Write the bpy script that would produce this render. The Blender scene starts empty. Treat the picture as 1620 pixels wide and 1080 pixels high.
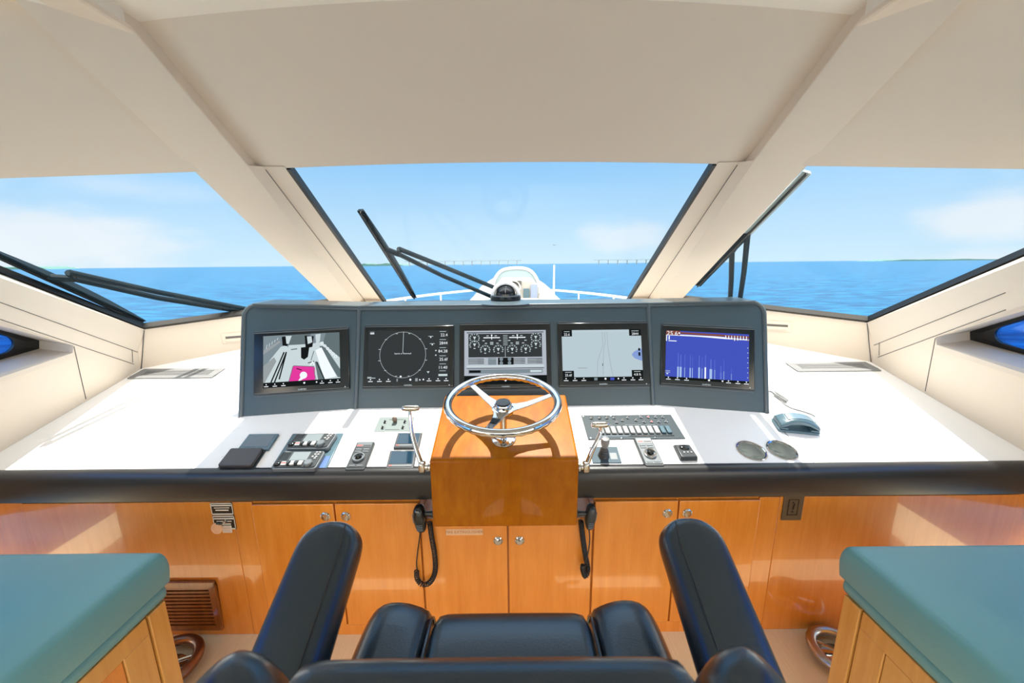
import bpy, bmesh, math, random
from mathutils import Vector as V, Matrix as M
random.seed(7)
sc = bpy.context.scene
COL = sc.collection
PI = math.pi
# ------------------------------------------------------------------ camera
CX, CH, FPX = .037, 1.583, 600.0
YAW, PITCH, ROLL = math.radians(-.02), math.radians(11.55), math.radians(-.546)
_F = V((math.sin(YAW)*math.cos(PITCH), math.cos(YAW)*math.cos(PITCH), -math.sin(PITCH)))
_R0 = V((math.cos(YAW), -math.sin(YAW), 0)); _U0 = _R0.cross(_F)
_R = math.cos(ROLL)*_R0 + math.sin(ROLL)*_U0
_U = -math.sin(ROLL)*_R0 + math.cos(ROLL)*_U0
EYE = V((CX, 0, CH))
cd = bpy.data.cameras.new('camera'); cam = bpy.data.objects.new('camera', cd); COL.objects.link(cam)
cd.sensor_width = 36; cd.lens = 36*FPX/1620; cd.clip_start = .02; cd.clip_end = 20000
cd.dof.use_dof = True; cd.dof.focus_distance = 1.9; cd.dof.aperture_fstop = 4.5
mw = M.Identity(4)
for i in range(3):
    mw[i][0] = _R[i]; mw[i][1] = _U[i]; mw[i][2] = -_F[i]; mw[i][3] = EYE[i]
cam.matrix_world = mw
sc.camera = cam
def ray(px, py): return (_R*((px-810)/FPX) + _U*((540-py)/FPX) + _F).normalized()
def on(px, py, P, N):
    d = ray(px, py); return EYE + d*((P-EYE).dot(N)/d.dot(N))
def onY(px, py, y): return on(px, py, V((0, y, 0)), V((0, 1, 0)))
def onZ(px, py, z): return on(px, py, V((0, 0, z)), V((0, 0, 1)))
def onX(px, py, x): return on(px, py, V((x, 0, 0)), V((1, 0, 0)))
def mir(p): return V((-p.x, p.y, p.z))
# ------------------------------------------------------------------ view, sun, sky
vs = sc.view_settings; vs.view_transform = 'Standard'; vs.look = 'None'; vs.gamma = 1; vs.use_curve_mapping = False
vs.exposure = 0.12
sc.cycles.use_denoising = True
sc.cycles.max_bounces = 14; sc.cycles.diffuse_bounces = 7; sc.cycles.glossy_bounces = 5
sc.cycles.transparent_max_bounces = 24; sc.cycles.caustics_reflective = False; sc.cycles.caustics_refractive = False
sc.cycles.sample_clamp_indirect = 6
SUN_DIR = V((.045, .31, 1)).normalized()
sl = bpy.data.lights.new('sun', 'SUN'); sun = bpy.data.objects.new('sun', sl); COL.objects.link(sun)
sl.energy = 9.0; sl.angle = math.radians(.6); sl.color = (1, .94, .84)
sun.rotation_euler = (-SUN_DIR).to_track_quat('-Z', 'Y').to_euler(); sun.location = (2, 6, 20)
def make_world():
    w = bpy.data.worlds.new('sky'); sc.world = w; w.use_nodes = True
    nt = w.node_tree; nt.nodes.clear(); N = nt.nodes.new; L = nt.links.new
    def math_(op, a, b=None, c=None):
        n = N('ShaderNodeMath'); n.operation = op
        for i, x in enumerate((a, b, c)):
            if x is None: continue
            if isinstance(x, (int, float)): n.inputs[i].default_value = x
            else: L(x, n.inputs[i])
        return n.outputs[0]
    def mix(f, a, b):
        n = N('ShaderNodeMix'); n.data_type = 'RGBA'
        for s, x in ((0, f), (6, a), (7, b)):
            if isinstance(x, (int, float)): n.inputs[s].default_value = x
            elif isinstance(x, tuple): n.inputs[s].default_value = (*x, 1)
            else: L(x, n.inputs[s])
        return n.outputs[2]
    def rng(x, a, b, c=0., d=1., smooth=False):
        n = N('ShaderNodeMapRange'); L(x, n.inputs[0])
        for i, q in enumerate((a, b, c, d)): n.inputs[i+1].default_value = q
        if smooth: n.interpolation_type = 'SMOOTHSTEP'
        return n.outputs[0]
    tc = N('ShaderNodeTexCoord'); sp = N('ShaderNodeSeparateXYZ'); L(tc.outputs['Generated'], sp.inputs[0])
    x, y, z = sp.outputs
    az = math_('ARCTAN2', x, y); el = math_('ARCSINE', z)
    col = mix(rng(el, .0, .26), (.66, .87, 1.0), (.29, .62, 1.0))
    # clouds: soft banks placed by compass bearing and elevation
    no = N('ShaderNodeTexNoise'); no.inputs['Scale'].default_value = 7; no.inputs['Detail'].default_value = 6
    mp = N('ShaderNodeMapping'); mp.inputs['Scale'].default_value = (1, 1, 2.6); L(tc.outputs['Generated'], mp.inputs[0]); L(mp.outputs[0], no.inputs[0])
    nz = math_('SUBTRACT', no.outputs[0], .5)
    total = None
    for (px, py, rx, ry, amp) in ((90, 385, 270, 62, .8), (1585, 345, 165, 52, .75), (990, 374, 82, 26, .55), (200, 296, 150, 22, .3), (1600, 420, 220, 40, .5), (120, 430, 240, 30, .5)):
        d = ray(px, py); a0 = math.atan2(d.x, d.y); e0 = math.asin(d.z)
        da = ray(px+rx*.5, py); db = ray(px-rx*.5, py)
        ra = abs(math.atan2(da.x, da.y)-math.atan2(db.x, db.y)); re = abs(math.asin(ray(px, py-ry*.5).z)-math.asin(ray(px, py+ry*.5).z))
        u = math_('DIVIDE', math_('SUBTRACT', az, a0), ra); v = math_('DIVIDE', math_('SUBTRACT', el, e0), re)
        q = math_('SQRT', math_('ADD', math_('MULTIPLY', u, u), math_('MULTIPLY', v, v)))
        q = math_('ADD', q, math_('MULTIPLY', nz, -1.6))
        m = math_('MULTIPLY', rng(q, 1.15, .35, 0, 1, True), amp)
        total = m if total is None else math_('MAXIMUM', total, m)
    col = mix(total, col, (.93, .95, .98))
    # zenith and unseen sky astern boosted, astern also warmed, as added cabin fill
    zen = rng(z, .3, .75, 0., 1.0, True); col = mix(zen, col, (.80, .91, 1.0))
    back = rng(y, .15, -.55, 0, 1, True); up = rng(z, -.05, .12, 0, 1, True)
    bk = math_('MULTIPLY', back, up); col = mix(bk, col, (1.0, .90, .76))
    st = math_('ADD', .93, math_('ADD', math_('MULTIPLY', zen, 1.1), math_('MULTIPLY', bk, 4.2)))
    bg = N('ShaderNodeBackground'); L(col, bg.inputs[0]); L(st, bg.inputs[1])
    o = N('ShaderNodeOutputWorld'); L(bg.outputs[0], o.inputs[0])
make_world()

# ------------------------------------------------------------------ materials
def srgb(r, g, b):
    f = lambda c: (c/255)/12.92 if c/255 <= .04045 else ((c/255+.055)/1.055)**2.4
    return (f(r), f(g), f(b))
MATS = {}
def mat(name, col, rough=.5, metal=0., spec=.5, coat=0., bump=0., bscale=200., emit=None, estr=1.):
    m = bpy.data.materials.new(name); m.use_nodes = True; nt = m.node_tree
    p = nt.nodes['Principled BSDF']
    p.inputs['Base Color'].default_value = (*col, 1); p.inputs['Roughness'].default_value = rough
    p.inputs['Metallic'].default_value = metal; p.inputs['Specular IOR Level'].default_value = spec
    p.inputs['Coat Weight'].default_value = coat; p.inputs['Coat Roughness'].default_value = .04
    if emit: p.inputs['Emission Color'].default_value = (*emit, 1); p.inputs['Emission Strength'].default_value = estr
    if bump:
        no = nt.nodes.new('ShaderNodeTexNoise'); no.inputs['Scale'].default_value = bscale; no.inputs['Detail'].default_value = 3
        tc = nt.nodes.new('ShaderNodeTexCoord'); nt.links.new(tc.outputs['Object'], no.inputs[0])
        b = nt.nodes.new('ShaderNodeBump'); b.inputs['Strength'].default_value = bump; b.inputs['Distance'].default_value = .002
        nt.links.new(no.outputs[0], b.inputs['Height']); nt.links.new(b.outputs[0], p.inputs['Normal'])
    MATS[name] = m; return m
def wood(name, c1, c2, scale=(14, 14, 1.2), rough=.25, coat=1., nscale=3., blotch=.25):
    m = mat(name, c1, rough, coat=coat); nt = m.node_tree; p = nt.nodes['Principled BSDF']
    tc = nt.nodes.new('ShaderNodeTexCoord'); mp = nt.nodes.new('ShaderNodeMapping'); mp.inputs['Scale'].default_value = scale
    nt.links.new(tc.outputs['Object'], mp.inputs[0])
    n1 = nt.nodes.new('ShaderNodeTexNoise'); n1.inputs['Scale'].default_value = nscale; n1.inputs['Detail'].default_value = 7; n1.inputs['Roughness'].default_value = .65
    nt.links.new(mp.outputs[0], n1.inputs[0])
    n2 = nt.nodes.new('ShaderNodeTexNoise'); n2.inputs['Scale'].default_value = 4; n2.inputs['Detail'].default_value = 2
    nt.links.new(tc.outputs['Object'], n2.inputs[0])
    a = nt.nodes.new('ShaderNodeMath'); a.operation = 'MULTIPLY_ADD'; a.inputs[1].default_value = blotch; nt.links.new(n2.outputs[0], a.inputs[0]); nt.links.new(n1.outputs[0], a.inputs[2])
    r = nt.nodes.new('ShaderNodeMapRange'); r.inputs[1].default_value = .3+blotch*.4; r.inputs[2].default_value = .72+blotch*.6; nt.links.new(a.outputs[0], r.inputs[0])
    x = nt.nodes.new('ShaderNodeMix'); x.data_type = 'RGBA'; x.inputs[6].default_value = (*c1, 1); x.inputs[7].default_value = (*c2, 1)
    nt.links.new(r.outputs[0], x.inputs[0]); nt.links.new(x.outputs[2], p.inputs['Base Color'])
    return m
def glass(name, tint, k=.5):
    m = bpy.data.materials.new(name); m.use_nodes = True; nt = m.node_tree; nt.nodes.clear(); N = nt.nodes.new
    t = N('ShaderNodeBsdfTransparent'); t.inputs[0].default_value = (*tint, 1)
    g = N('ShaderNodeBsdfGlossy'); g.inputs['Roughness'].default_value = .0
    f = N('ShaderNodeFresnel'); f.inputs[0].default_value = 1.45
    q = N('ShaderNodeMath'); q.operation = 'MULTIPLY'; q.inputs[1].default_value = k; nt.links.new(f.outputs[0], q.inputs[0])
    x = N('ShaderNodeMixShader'); nt.links.new(q.outputs[0], x.inputs[0]); nt.links.new(t.outputs[0], x.inputs[1]); nt.links.new(g.outputs[0], x.inputs[2])
    o = N('ShaderNodeOutputMaterial'); nt.links.new(x.outputs[0], o.inputs[0]); MATS[name] = m; return m
liner = mat('liner_vinyl', (.76, .645, .52), .55, spec=.3, bump=.15, bscale=500)
ceilm = mat('ceiling_vinyl', (.80, .74, .65), .6, spec=.3, bump=.1, bscale=500)
wallm = mat('wall_vinyl', (.68, .59, .49), .5, spec=.3, bump=.1, bscale=500)
whitem = mat('white_gelcoat', (.86, .85, .84), .35, spec=.4)
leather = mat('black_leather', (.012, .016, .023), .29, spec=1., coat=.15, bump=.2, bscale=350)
leather.node_tree.nodes['Principled BSDF'].inputs['Specular Tint'].default_value = (.60, .80, 1, 1)  # blue sky reflection tinted into the black leather's base and specular colour
padm = mat('black_pad_vinyl', (.013, .013, .014), .36, spec=.5, bump=.15, bscale=300)
teal = mat('teal_leather', (.115, .30, .33), .38, spec=.5, bump=.2, bscale=260)
woodm = wood('varnished_cherry', (.68, .25, .034), (.56, .175, .017), coat=.8)
podm = wood('varnished_cherry_pod', (.42, .140, .004), (.28, .070, .002), scale=(9, 3, 3), coat=.16, rough=.3, blotch=.5)
MATS['varnished_cherry_pod'].node_tree.nodes['Principled BSDF'].inputs['Specular IOR Level'].default_value = .08
golden = wood('golden_maple', (.60, .32, .085), (.48, .22, .045), coat=.5, rough=.35)
grillem = wood('grille_wood', (.30, .10, .02), (.20, .06, .012), coat=.4)
floorm = wood('floor_planks', (.82, .74, .52), (.70, .60, .40), scale=(90, 3, 3), coat=0., rough=.55, nscale=2.)
chrome = mat('chrome', (.62, .63, .64), .07, 1.)
steel = mat('brushed_steel', (.48, .46, .43), .25, 1.)
bronze = mat('bronze_tube', (.30, .16, .09), .22, .8)
panelm = mat('slate_panel', (.034, .068, .090), .38, spec=.5)
rimm = mat('slate_edge', (.06, .085, .10), .3, spec=.5)
bezelm = mat('black_bezel', (.010, .013, .014), .12, spec=.5)
gasket = mat('black_gasket', (.012, .012, .012), .4)
plastic = mat('dark_plastic', (.022, .028, .032), .4)
plasticg = mat('grey_plastic', (.12, .14, .155), .4)
keym = mat('white_key', (.42, .42, .42), .5, spec=.2)
slatem = mat('slate_plastic', (.07, .13, .165), .3)
whitepl = mat('white_plastic', (.8, .8, .8), .4)
redm = mat('red_print', (.55, .06, .05), .5)
seamm = mat('seam_shadow_gap', (.13, .12, .11), .8)
wire = mat('cord_grey', (.25, .25, .25), .5)
rubber = mat('black_rubber', (.008, .008, .008), .45)
def em(name, c, s=1.): return mat('lit_'+name, (0, 0, 0), .4, spec=.0, emit=c, estr=s)
e_white = em('white', (.85, .9, .95)); e_grey = em('grey', (.30, .33, .34)); e_dgrey = em('dark_grey', (.035, .040, .042))
e_chart = em('chart', (.45, .55, .60)); e_blue = em('blue', (.055, .085, .48)); e_pale = em('pale_blue', (.35, .50, .78)); e_brown = em('brown', (.22, .07, .05))
e_pink = em('pink', (.72, .04, .32)); e_lgrey = em('light_grey', (.55, .64, .66)); e_mid = em('mid_grey', (.12, .16, .17)); e_black = em('black', (.008, .01, .01))
e_silver = em('silver', (.42, .46, .52)); e_line = em('line_grey', (.20, .25, .28)); e_lilac = em('lilac', (.22, .32, .62))
e_blue2 = em('mid_blue', (.11, .17, .60))
lcd = mat('lcd_grey', (.18, .21, .22), .2); dglass = mat('dark_glass', (.012, .035, .06), .05, spec=.8)
clear = glass('window_glass', (.97, .985, .99), .008)
tinted = glass('port_glass', (.30, .52, .85), .4)
dome = glass('smoked_dome', (.25, .27, .32), 1.2)

# ------------------------------------------------------------------ mesh building
def frame(o, u, v, w):
    m = M.Identity(4)
    for i in range(3): m[i][0] = u[i]; m[i][1] = v[i]; m[i][2] = w[i]; m[i][3] = o[i]
    return m
def axes(o, n, up=V((0, 0, 1))):
    w = V(n).normalized(); u = V(up).cross(w)
    if u.length < 1e-4: u = V((1, 0, 0))
    u.normalize(); v = w.cross(u); return frame(o, u, v, w)
I4 = M.Identity(4)
def T(x, y, z): return M.Translation((x, y, z))
class MB:
    def __init__(s): s.v = []; s.f = []; s.m = []
    def add(s, vs_, fs, m=0, F=None):
        n = len(s.v); s.v += [(F @ V(p)) if F is not None else V(p) for p in vs_]
        s.f += [tuple(i+n for i in f) for f in fs]; s.m += [m]*len(fs); return s
    def box(s, u0, u1, v0, v1, w0, w1, F=None, m=0):
        p = [(a, b, c) for c in (w0, w1) for b in (v0, v1) for a in (u0, u1)]
        return s.add(p, [(0, 2, 3, 1), (4, 5, 7, 6), (0, 1, 5, 4), (2, 6, 7, 3), (0, 4, 6, 2), (1, 3, 7, 5)], m, F)
    def prism(s, pts, w0, w1, F=None, m=0):
        n = len(pts); p = [(a, b, w0) for a, b in pts]+[(a, b, w1) for a, b in pts]
        fs = [tuple(reversed(range(n))), tuple(range(n, 2*n))]+[(i, (i+1) % n, n+(i+1) % n, n+i) for i in range(n)]
        return s.add(p, fs, m, F)
    def solid(s, pts, off, m=0):      # a flat polygon in space given thickness along off
        n = len(pts); p = [V(q) for q in pts]+[V(q)+V(off) for q in pts]
        return s.add(p, [tuple(range(n)), tuple(reversed(range(n, 2*n)))]+[(i, n+i, n+(i+1) % n, (i+1) % n) for i in range(n)], m)
    def loft(s, rings, m=0, closed=True, caps=True):
        n = len(rings[0]); vs_ = [p for r in rings for p in r]; fs = []
        for k in range(len(rings)-1):
            for i in range(n if closed else n-1):
                j = (i+1) % n; fs.append((k*n+i, k*n+j, (k+1)*n+j, (k+1)*n+i))
        if caps and closed: fs += [tuple(reversed(range(n))), tuple(range((len(rings)-1)*n, len(rings)*n))]
        return s.add(vs_, fs, m)
    def tube(s, path, r, n=10, closed=False, m=0):
        P = [V(p) for p in path]; k = len(P); rr = r if isinstance(r, (list, tuple)) else [r]*k
        def tan(i):
            a = P[(i-1) % k] if (closed or i) else P[0]; b = P[(i+1) % k] if (closed or i < k-1) else P[-1]
            return (b-a).normalized()
        t = tan(0); u = t.orthogonal().normalized(); rings = []
        for i in range(k):
            t2 = tan(i); u = (u - t2*u.dot(t2)).normalized(); w = t2.cross(u)
            rings.append([P[i]+(u*math.cos(2*PI*j/n)+w*math.sin(2*PI*j/n))*rr[i] for j in range(n)])
        if closed: rings.append(rings[0]); return s.loft(rings, m, caps=False)
        return s.loft(rings, m)
    def lathe(s, prof, F=None, n=28, m=0):
        F = F or I4
        rings = [[F @ V((max(r, 1e-5)*math.cos(2*PI*j/n), max(r, 1e-5)*math.sin(2*PI*j/n), w)) for j in range(n)] for r, w in prof]
        return s.loft(rings, m)
    def pillow(s, a, b, c, F=None, p=5., n=10, m=0, fn=None):
        vs_ = []; fs = []; idx = {}
        def vid(q):
            k = tuple(round(x, 5) for x in q)
            if k not in idx:
                l = (abs(q[0])**p+abs(q[1])**p+abs(q[2])**p)**(1/p)
                w = V((q[0]/l*a, q[1]/l*b, q[2]/l*c)); idx[k] = len(vs_); vs_.append(fn(w) if fn else w)
            return idx[k]
        g = [-1+2*i/n for i in range(n+1)]
        for ax in range(3):
            for sgn in (-1, 1):
                for i in range(n):
                    for j in range(n):
                        q = []
                        for (A, B) in ((g[i], g[j]), (g[i+1], g[j]), (g[i+1], g[j+1]), (g[i], g[j+1])):
                            e = [0, 0, 0]; e[ax] = sgn; e[(ax+1) % 3] = A; e[(ax+2) % 3] = B; q.append(vid(e))
                        fs.append(tuple(q) if sgn > 0 else tuple(reversed(q)))
        return s.add(vs_, fs, m, F)
    def disc(s, r, w, F=None, n=24, m=0):
        return s.add([(r*math.cos(2*PI*i/n), r*math.sin(2*PI*i/n), w) for i in range(n)], [tuple(range(n))], m, F)
    def ring(s, r0, r1, w, F=None, n=40, m=0, a0=0, a1=2*PI):
        vs_ = []; fs = []
        for i in range(n+1):
            a = a0+(a1-a0)*i/n; vs_ += [(r0*math.cos(a), r0*math.sin(a), w), (r1*math.cos(a), r1*math.sin(a), w)]
        for i in range(n): fs.append((2*i, 2*i+1, 2*i+3, 2*i+2))
        return s.add(vs_, fs, m, F)
    def text(s, body, size, F, m=0, align='CENTER'):
        c = bpy.data.curves.new('t', 'FONT'); c.body = body; c.size = size; c.align_x = align; c.align_y = 'CENTER'; c.resolution_u = 2
        o = bpy.data.objects.new('t', c); me = bpy.data.meshes.new_from_object(o)
        s.add([v.co.copy() for v in me.vertices], [tuple(p.vertices) for p in me.polygons], m, F)
        bpy.data.objects.remove(o); bpy.data.curves.remove(c); bpy.data.meshes.remove(me); return s
    def build(s, name, mats, parent=None, bevel=0., seg=2, smooth=True, ang=40, sub=0):
        org = root_loc(parent) if parent else V((0, 0, 0))
        me = bpy.data.meshes.new(name); me.from_pydata([p-org for p in s.v], [], s.f)
        for x in (mats if isinstance(mats, (list, tuple)) else [mats]): me.materials.append(x)
        for i, p in enumerate(me.polygons): p.material_index = s.m[i]
        bm = bmesh.new(); bm.from_mesh(me); bmesh.ops.remove_doubles(bm, verts=bm.verts, dist=1e-6); bmesh.ops.recalc_face_normals(bm, faces=bm.faces); bm.to_mesh(me); bm.free()
        if smooth:
            for p in me.polygons: p.use_smooth = True
            me.set_sharp_from_angle(angle=math.radians(ang))
        o = bpy.data.objects.new(name, me); COL.objects.link(o)
        if parent: o.parent = parent
        if bevel:
            b = o.modifiers.new('edge', 'BEVEL'); b.width = bevel; b.segments = seg; b.limit_method = 'ANGLE'; b.angle_limit = math.radians(35); b.harden_normals = False
        if sub:
            b = o.modifiers.new('smooth', 'SUBSURF'); b.levels = sub; b.render_levels = sub
        return o
def root_loc(o):
    while o.parent: o = o.parent
    return o.location.copy()
def tag(o, label, cat, group=None):
    o['label'] = label; o['category'] = cat
    if group: o['group'] = group
    return o
def thing(name, loc, label, cat, group=None):
    o = bpy.data.objects.new(name, None); COL.objects.link(o); o.location = loc; o.empty_display_size = .05
    return tag(o, label, cat, group)
def struct(o): o['kind'] = 'structure'; return o
def sroot(name, loc=(0, 0, 0)):
    o = bpy.data.objects.new(name, None); COL.objects.link(o); o.location = loc; return struct(o)
def arc(c, r, a0, a1, n, F=None):
    p = [V((c[0]+r*math.cos(a0+(a1-a0)*i/n), c[1]+r*math.sin(a0+(a1-a0)*i/n), 0)) for i in range(n+1)]
    return [F @ q for q in p] if F is not None else p
def spline(pts, n=8):
    P = [V(p) for p in pts]; P = [2*P[0]-P[1]]+P+[2*P[-1]-P[-2]]; out = []
    for i in range(1, len(P)-2):
        for k in range(n):
            t = k/n; a, b, c, d = P[i-1:i+3]
            out.append(.5*((2*b)+(c-a)*t+(2*a-5*b+4*c-d)*t*t+(3*b-a-3*c+d)*t**3))
    out.append(P[-2]); return out
def rrect(u0, u1, v0, v1, r, n=5):
    o = []
    for (cx, cy, a) in ((u1-r, v1-r, 0), (u0+r, v1-r, PI/2), (u0+r, v0+r, PI), (u1-r, v0+r, 3*PI/2)):
        o += [(cx+r*math.cos(a+PI/2*i/n), cy+r*math.sin(a+PI/2*i/n)) for i in range(n+1)]
    return o

# ------------------------------------------------------------------ key planes of the wheelhouse
DA = math.atan(.298)
D_O = V((0, 1.40, .783)); D_U = V((1, 0, 0)); D_V = V((0, math.cos(DA), math.sin(DA))); D_W = V((0, -math.sin(DA), math.cos(DA)))
DF = frame(D_O, D_U, D_V, D_W)                                   # the dash's own axes
def dash(px, py, h=0.): return on(px, py, D_O+D_W*h, D_W)
def duv(px, py, h=0.):
    p = dash(px, py, h)-D_O; return p.x, p.dot(D_V)
CW0 = V((.873, 1.651, 1.969)); CW1 = V((.888, 2.70, 1.323))       # windshield: top and bottom corner
RAKE = (V((0, CW1.y, CW1.z))-V((0, CW0.y, CW0.z))).normalized()
CWN = V((1, 0, 0)).cross(RAKE); CWN = CWN if CWN.z > 0 else -CWN   # outward
def wsh(px, py, off=0.): return on(px, py, CW0+CWN*off, CWN)
CEIL = 2.245
MO = mir(V((1.19, 1.58, 1.946))); SC = mir(V((2.069, 2.146, 1.235))); DC = mir(V((2.128, 2.142, 1.004)))
LPN = (SC-MO).cross(RAKE).normalized(); LPN = LPN if LPN.z > 0 else -LPN    # left pane, outward
def lpane(px, py, off=0.): return on(px, py, MO+LPN*off, LPN)
RPN = mir(LPN)
def rpane(px, py, off=0.): return on(px, py, mir(MO)+RPN*off, RPN)
WB = dash(0, 715); WLN = (SC-DC).cross(WB-DC).normalized(); WLN = WLN if WLN.x < 0 else -WLN   # left wall plane, outward
def lwall(px, py, off=0.): return on(px, py, DC+WLN*off, WLN)
MB0 = lpane(525, 480)
sill_dir = (MB0-SC).normalized()
edge_dir = (lpane(0, 433)-SC).normalized()    # lower edge of the side glass, running aft
TL = lpane(0, 282); top_dir = (TL-MO).normalized()
def meet(p, d, q, e):
    w = p-q; a = d.dot(d); b = d.dot(e); c = e.dot(e); dd = d.dot(w); ee = e.dot(w)
    return p+d*((b*ee-c*dd)/(a*c-b*b))
FAR = meet(MO, top_dir, SC, edge_dir)

# ------------------------------------------------------------------ setting: floor, ceiling, walls, headliner
struct(MB().box(-2.6, 2.6, -2.6, 1.5, -.06, 0).build('floor', floorm))
CAMB = .045
def camb(x, c=CAMB): return c*(1-(x/.98)**2) if abs(x) < .98 else 0
def hl_pt(x, s):     # centre headliner: s=0 at the windshield head, 1 at the ceiling
    y = CW0.y+(1.20-CW0.y)*s; z = CW0.z+(CEIL-CW0.z)*s
    return V((x, y, z+camb(x, .018+.03*s)))
b = MB(); xs = [-.98+1.96*i/20 for i in range(21)]
lo = [[hl_pt(x, s/6) for x in xs] for s in range(7)]
b.loft(lo, closed=False); b.loft([[p+CWN*.05 for p in r] for r in lo], closed=False)
for r in (lo[0], lo[-1]): b.loft([r, [p+CWN*.05 for p in r]], closed=False)
struct(b.build('trim_1', liner))
b = MB(); rows = [[V((x, y, CEIL+camb(x, .048))) for x in xs] for y in (1.20, .3, -.8, -2.6)]
b.loft(rows, closed=False); up = [[p+V((0, 0, .06)) for p in r] for r in rows]; b.loft(up, closed=False)
CEILS = lpane(25, 27).z
_zt = lambda p: p-RAKE*((CEILS-p.z)/-RAKE.z)*-1 if False else p+(-RAKE)*((CEILS-p.z)/(-RAKE).z)
_c0, _c1 = _zt(MO+V((.25, 0, 0))), _zt(FAR+top_dir*.15); _c0 = V((-.97, _c0.y, CEILS))
for f in (lambda p: p, mir): b.solid([f(_c0), f(_c1), f(V((_c1.x-.3, -2.6, CEILS))), f(V((-.97, -2.6, CEILS)))], V((0, 0, .06)))
struct(b.build('ceiling', ceilm))
for k, f in ((2, lambda p: p), (3, mir)):                            # side headliners above the side panes
    up_ = -RAKE
    a = MO+V((.02, 0, 0)); t = lambda p: p+up_*((CEILS+.02-p.z)/up_.z)
    far = FAR+top_dir*.15
    struct(MB().solid([f(a), f(far), f(t(far)), f(t(a))], f(LPN)*.06).build('trim_%d' % k, liner))
# beams along the mullions and along the ceiling


L0t, L0b = MO, MB0
L1t, L1b = on(397, 268, mir(CW0)-CWN*.055, CWN), on(560, 478, mir(CW0)-CWN*.055, CWN)
L2t, L2b = on(420, 268, mir(CW0)-CWN*.004, CWN), on(579, 478, mir(CW0)-CWN*.004, CWN)
L3t, L3b = wsh(453, 268), wsh(605, 478)
ext = lambda a, c, k: c+(c-a)*k
for k, f in ((4, lambda p: p), (5, mir)):
    b = MB()
    ch0 = (L1t-MO).normalized()*.008; ch1 = (V((-.98, L1t.y, L1t.z+.05))-L1t).normalized()*.008
    LT = [(L0t, L0b)]+[(L1t+o_, L1b+o_) for o_ in (-ch0, -ch0*.35+ch1*.15, ch1*.6)]+[(L2t, L2b), (L3t, L3b)]
    tops = [ext(q, p, .012) for p, q in LT]; bots = [ext(p, q, .12) for p, q in LT]
    outer = [tops[-1]+CWN*.05, tops[0]+LPN*.05]; outb = [bots[-1]+CWN*.05, bots[0]+LPN*.05]
    r0 = [f(p) for p in tops+outer]; r1 = [f(p) for p in bots+outb]
    b.loft([r0, r1])
    struct(b.build('trim_%d' % k, liner))
    # beam over the headliner
    up_ = -RAKE
    def climb(p, z): return p+up_*((z-p.z)/up_.z)
    ch0 = (L1t-MO).normalized()*.008; ch1 = (V((-.98, L1t.y, L1t.z+.05))-L1t).normalized()*.008
    c0 = [MO, L1t-ch0, L1t-ch0*.35+ch1*.15, L1t+ch1*.6, V((-.98, hl_pt(.98, 0).y, hl_pt(.98, 0).z)), V((-.98, hl_pt(.98, 0).y, hl_pt(.98, 0).z))+CWN*.05, MO+LPN*.05]
    zt = CEIL-.045
    tz_ = (CEIL+.30, zt, zt+.004, zt+.014, CEIL, CEIL+.05, CEIL+.36)
    c1 = [climb(p, z) for p, z in zip(c0, tz_)]; c1[0] = lpane(10, -12, -.06); c1[-1] = lpane(10, -12, .05)
    c2 = [V((p.x, -2.6, p.z)) for p in c1]
    b = MB(); b.loft([[f(p) for p in c0], [f(p) for p in c1], [f(p) for p in c2]])
    struct(b.build('trim_%d' % (k+2), liner, ang=25))
    # dark seam line on the mullion
    b = MB(); b.tube([f(L2t), f(bots[-2])], .0022, 6); struct(b.build('trim_%d' % (k+4), seamm))

# front sill wall under the glass
WFN = (SC-DC).cross(MB0-DC).normalized(); WFN = WFN if WFN.y < 0 else -WFN
sd = WFN.cross(D_W).normalized(); sd = sd if sd.x > 0 else -sd
base2 = DC+sd*((-.95-DC.x)/sd.x); midb = V((0, base2.y+.02, base2.z+.006)); midt = V((0, CW1.y+.03, CW1.z-.02))
sillb = SC+sill_dir*((MB0-SC).length*1.04)
b = MB()
for f in (lambda p: p, mir):
    b.solid([f(DC-(SC-DC)*.25-sd*.05), f(SC-sill_dir*.05), f(sillb), f(base2-(SC-DC)*.25)], V((0, .05, 0)))
    b.solid([f(base2-(SC-DC)*.25), f(sillb), midt, midb+V((0, 0, -.05))], V((0, .05, 0)))
struct(b.build('wall_front', wallm))
for k, f in ((10, lambda p: p), (11, mir)):
    b = MB(); b.tube([f(SC)+V((0, -.003, -.004)), f(DC)+V((0, -.003, 0))], .0025, 6); struct(b.build('trim_%d' % k, seamm))
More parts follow.
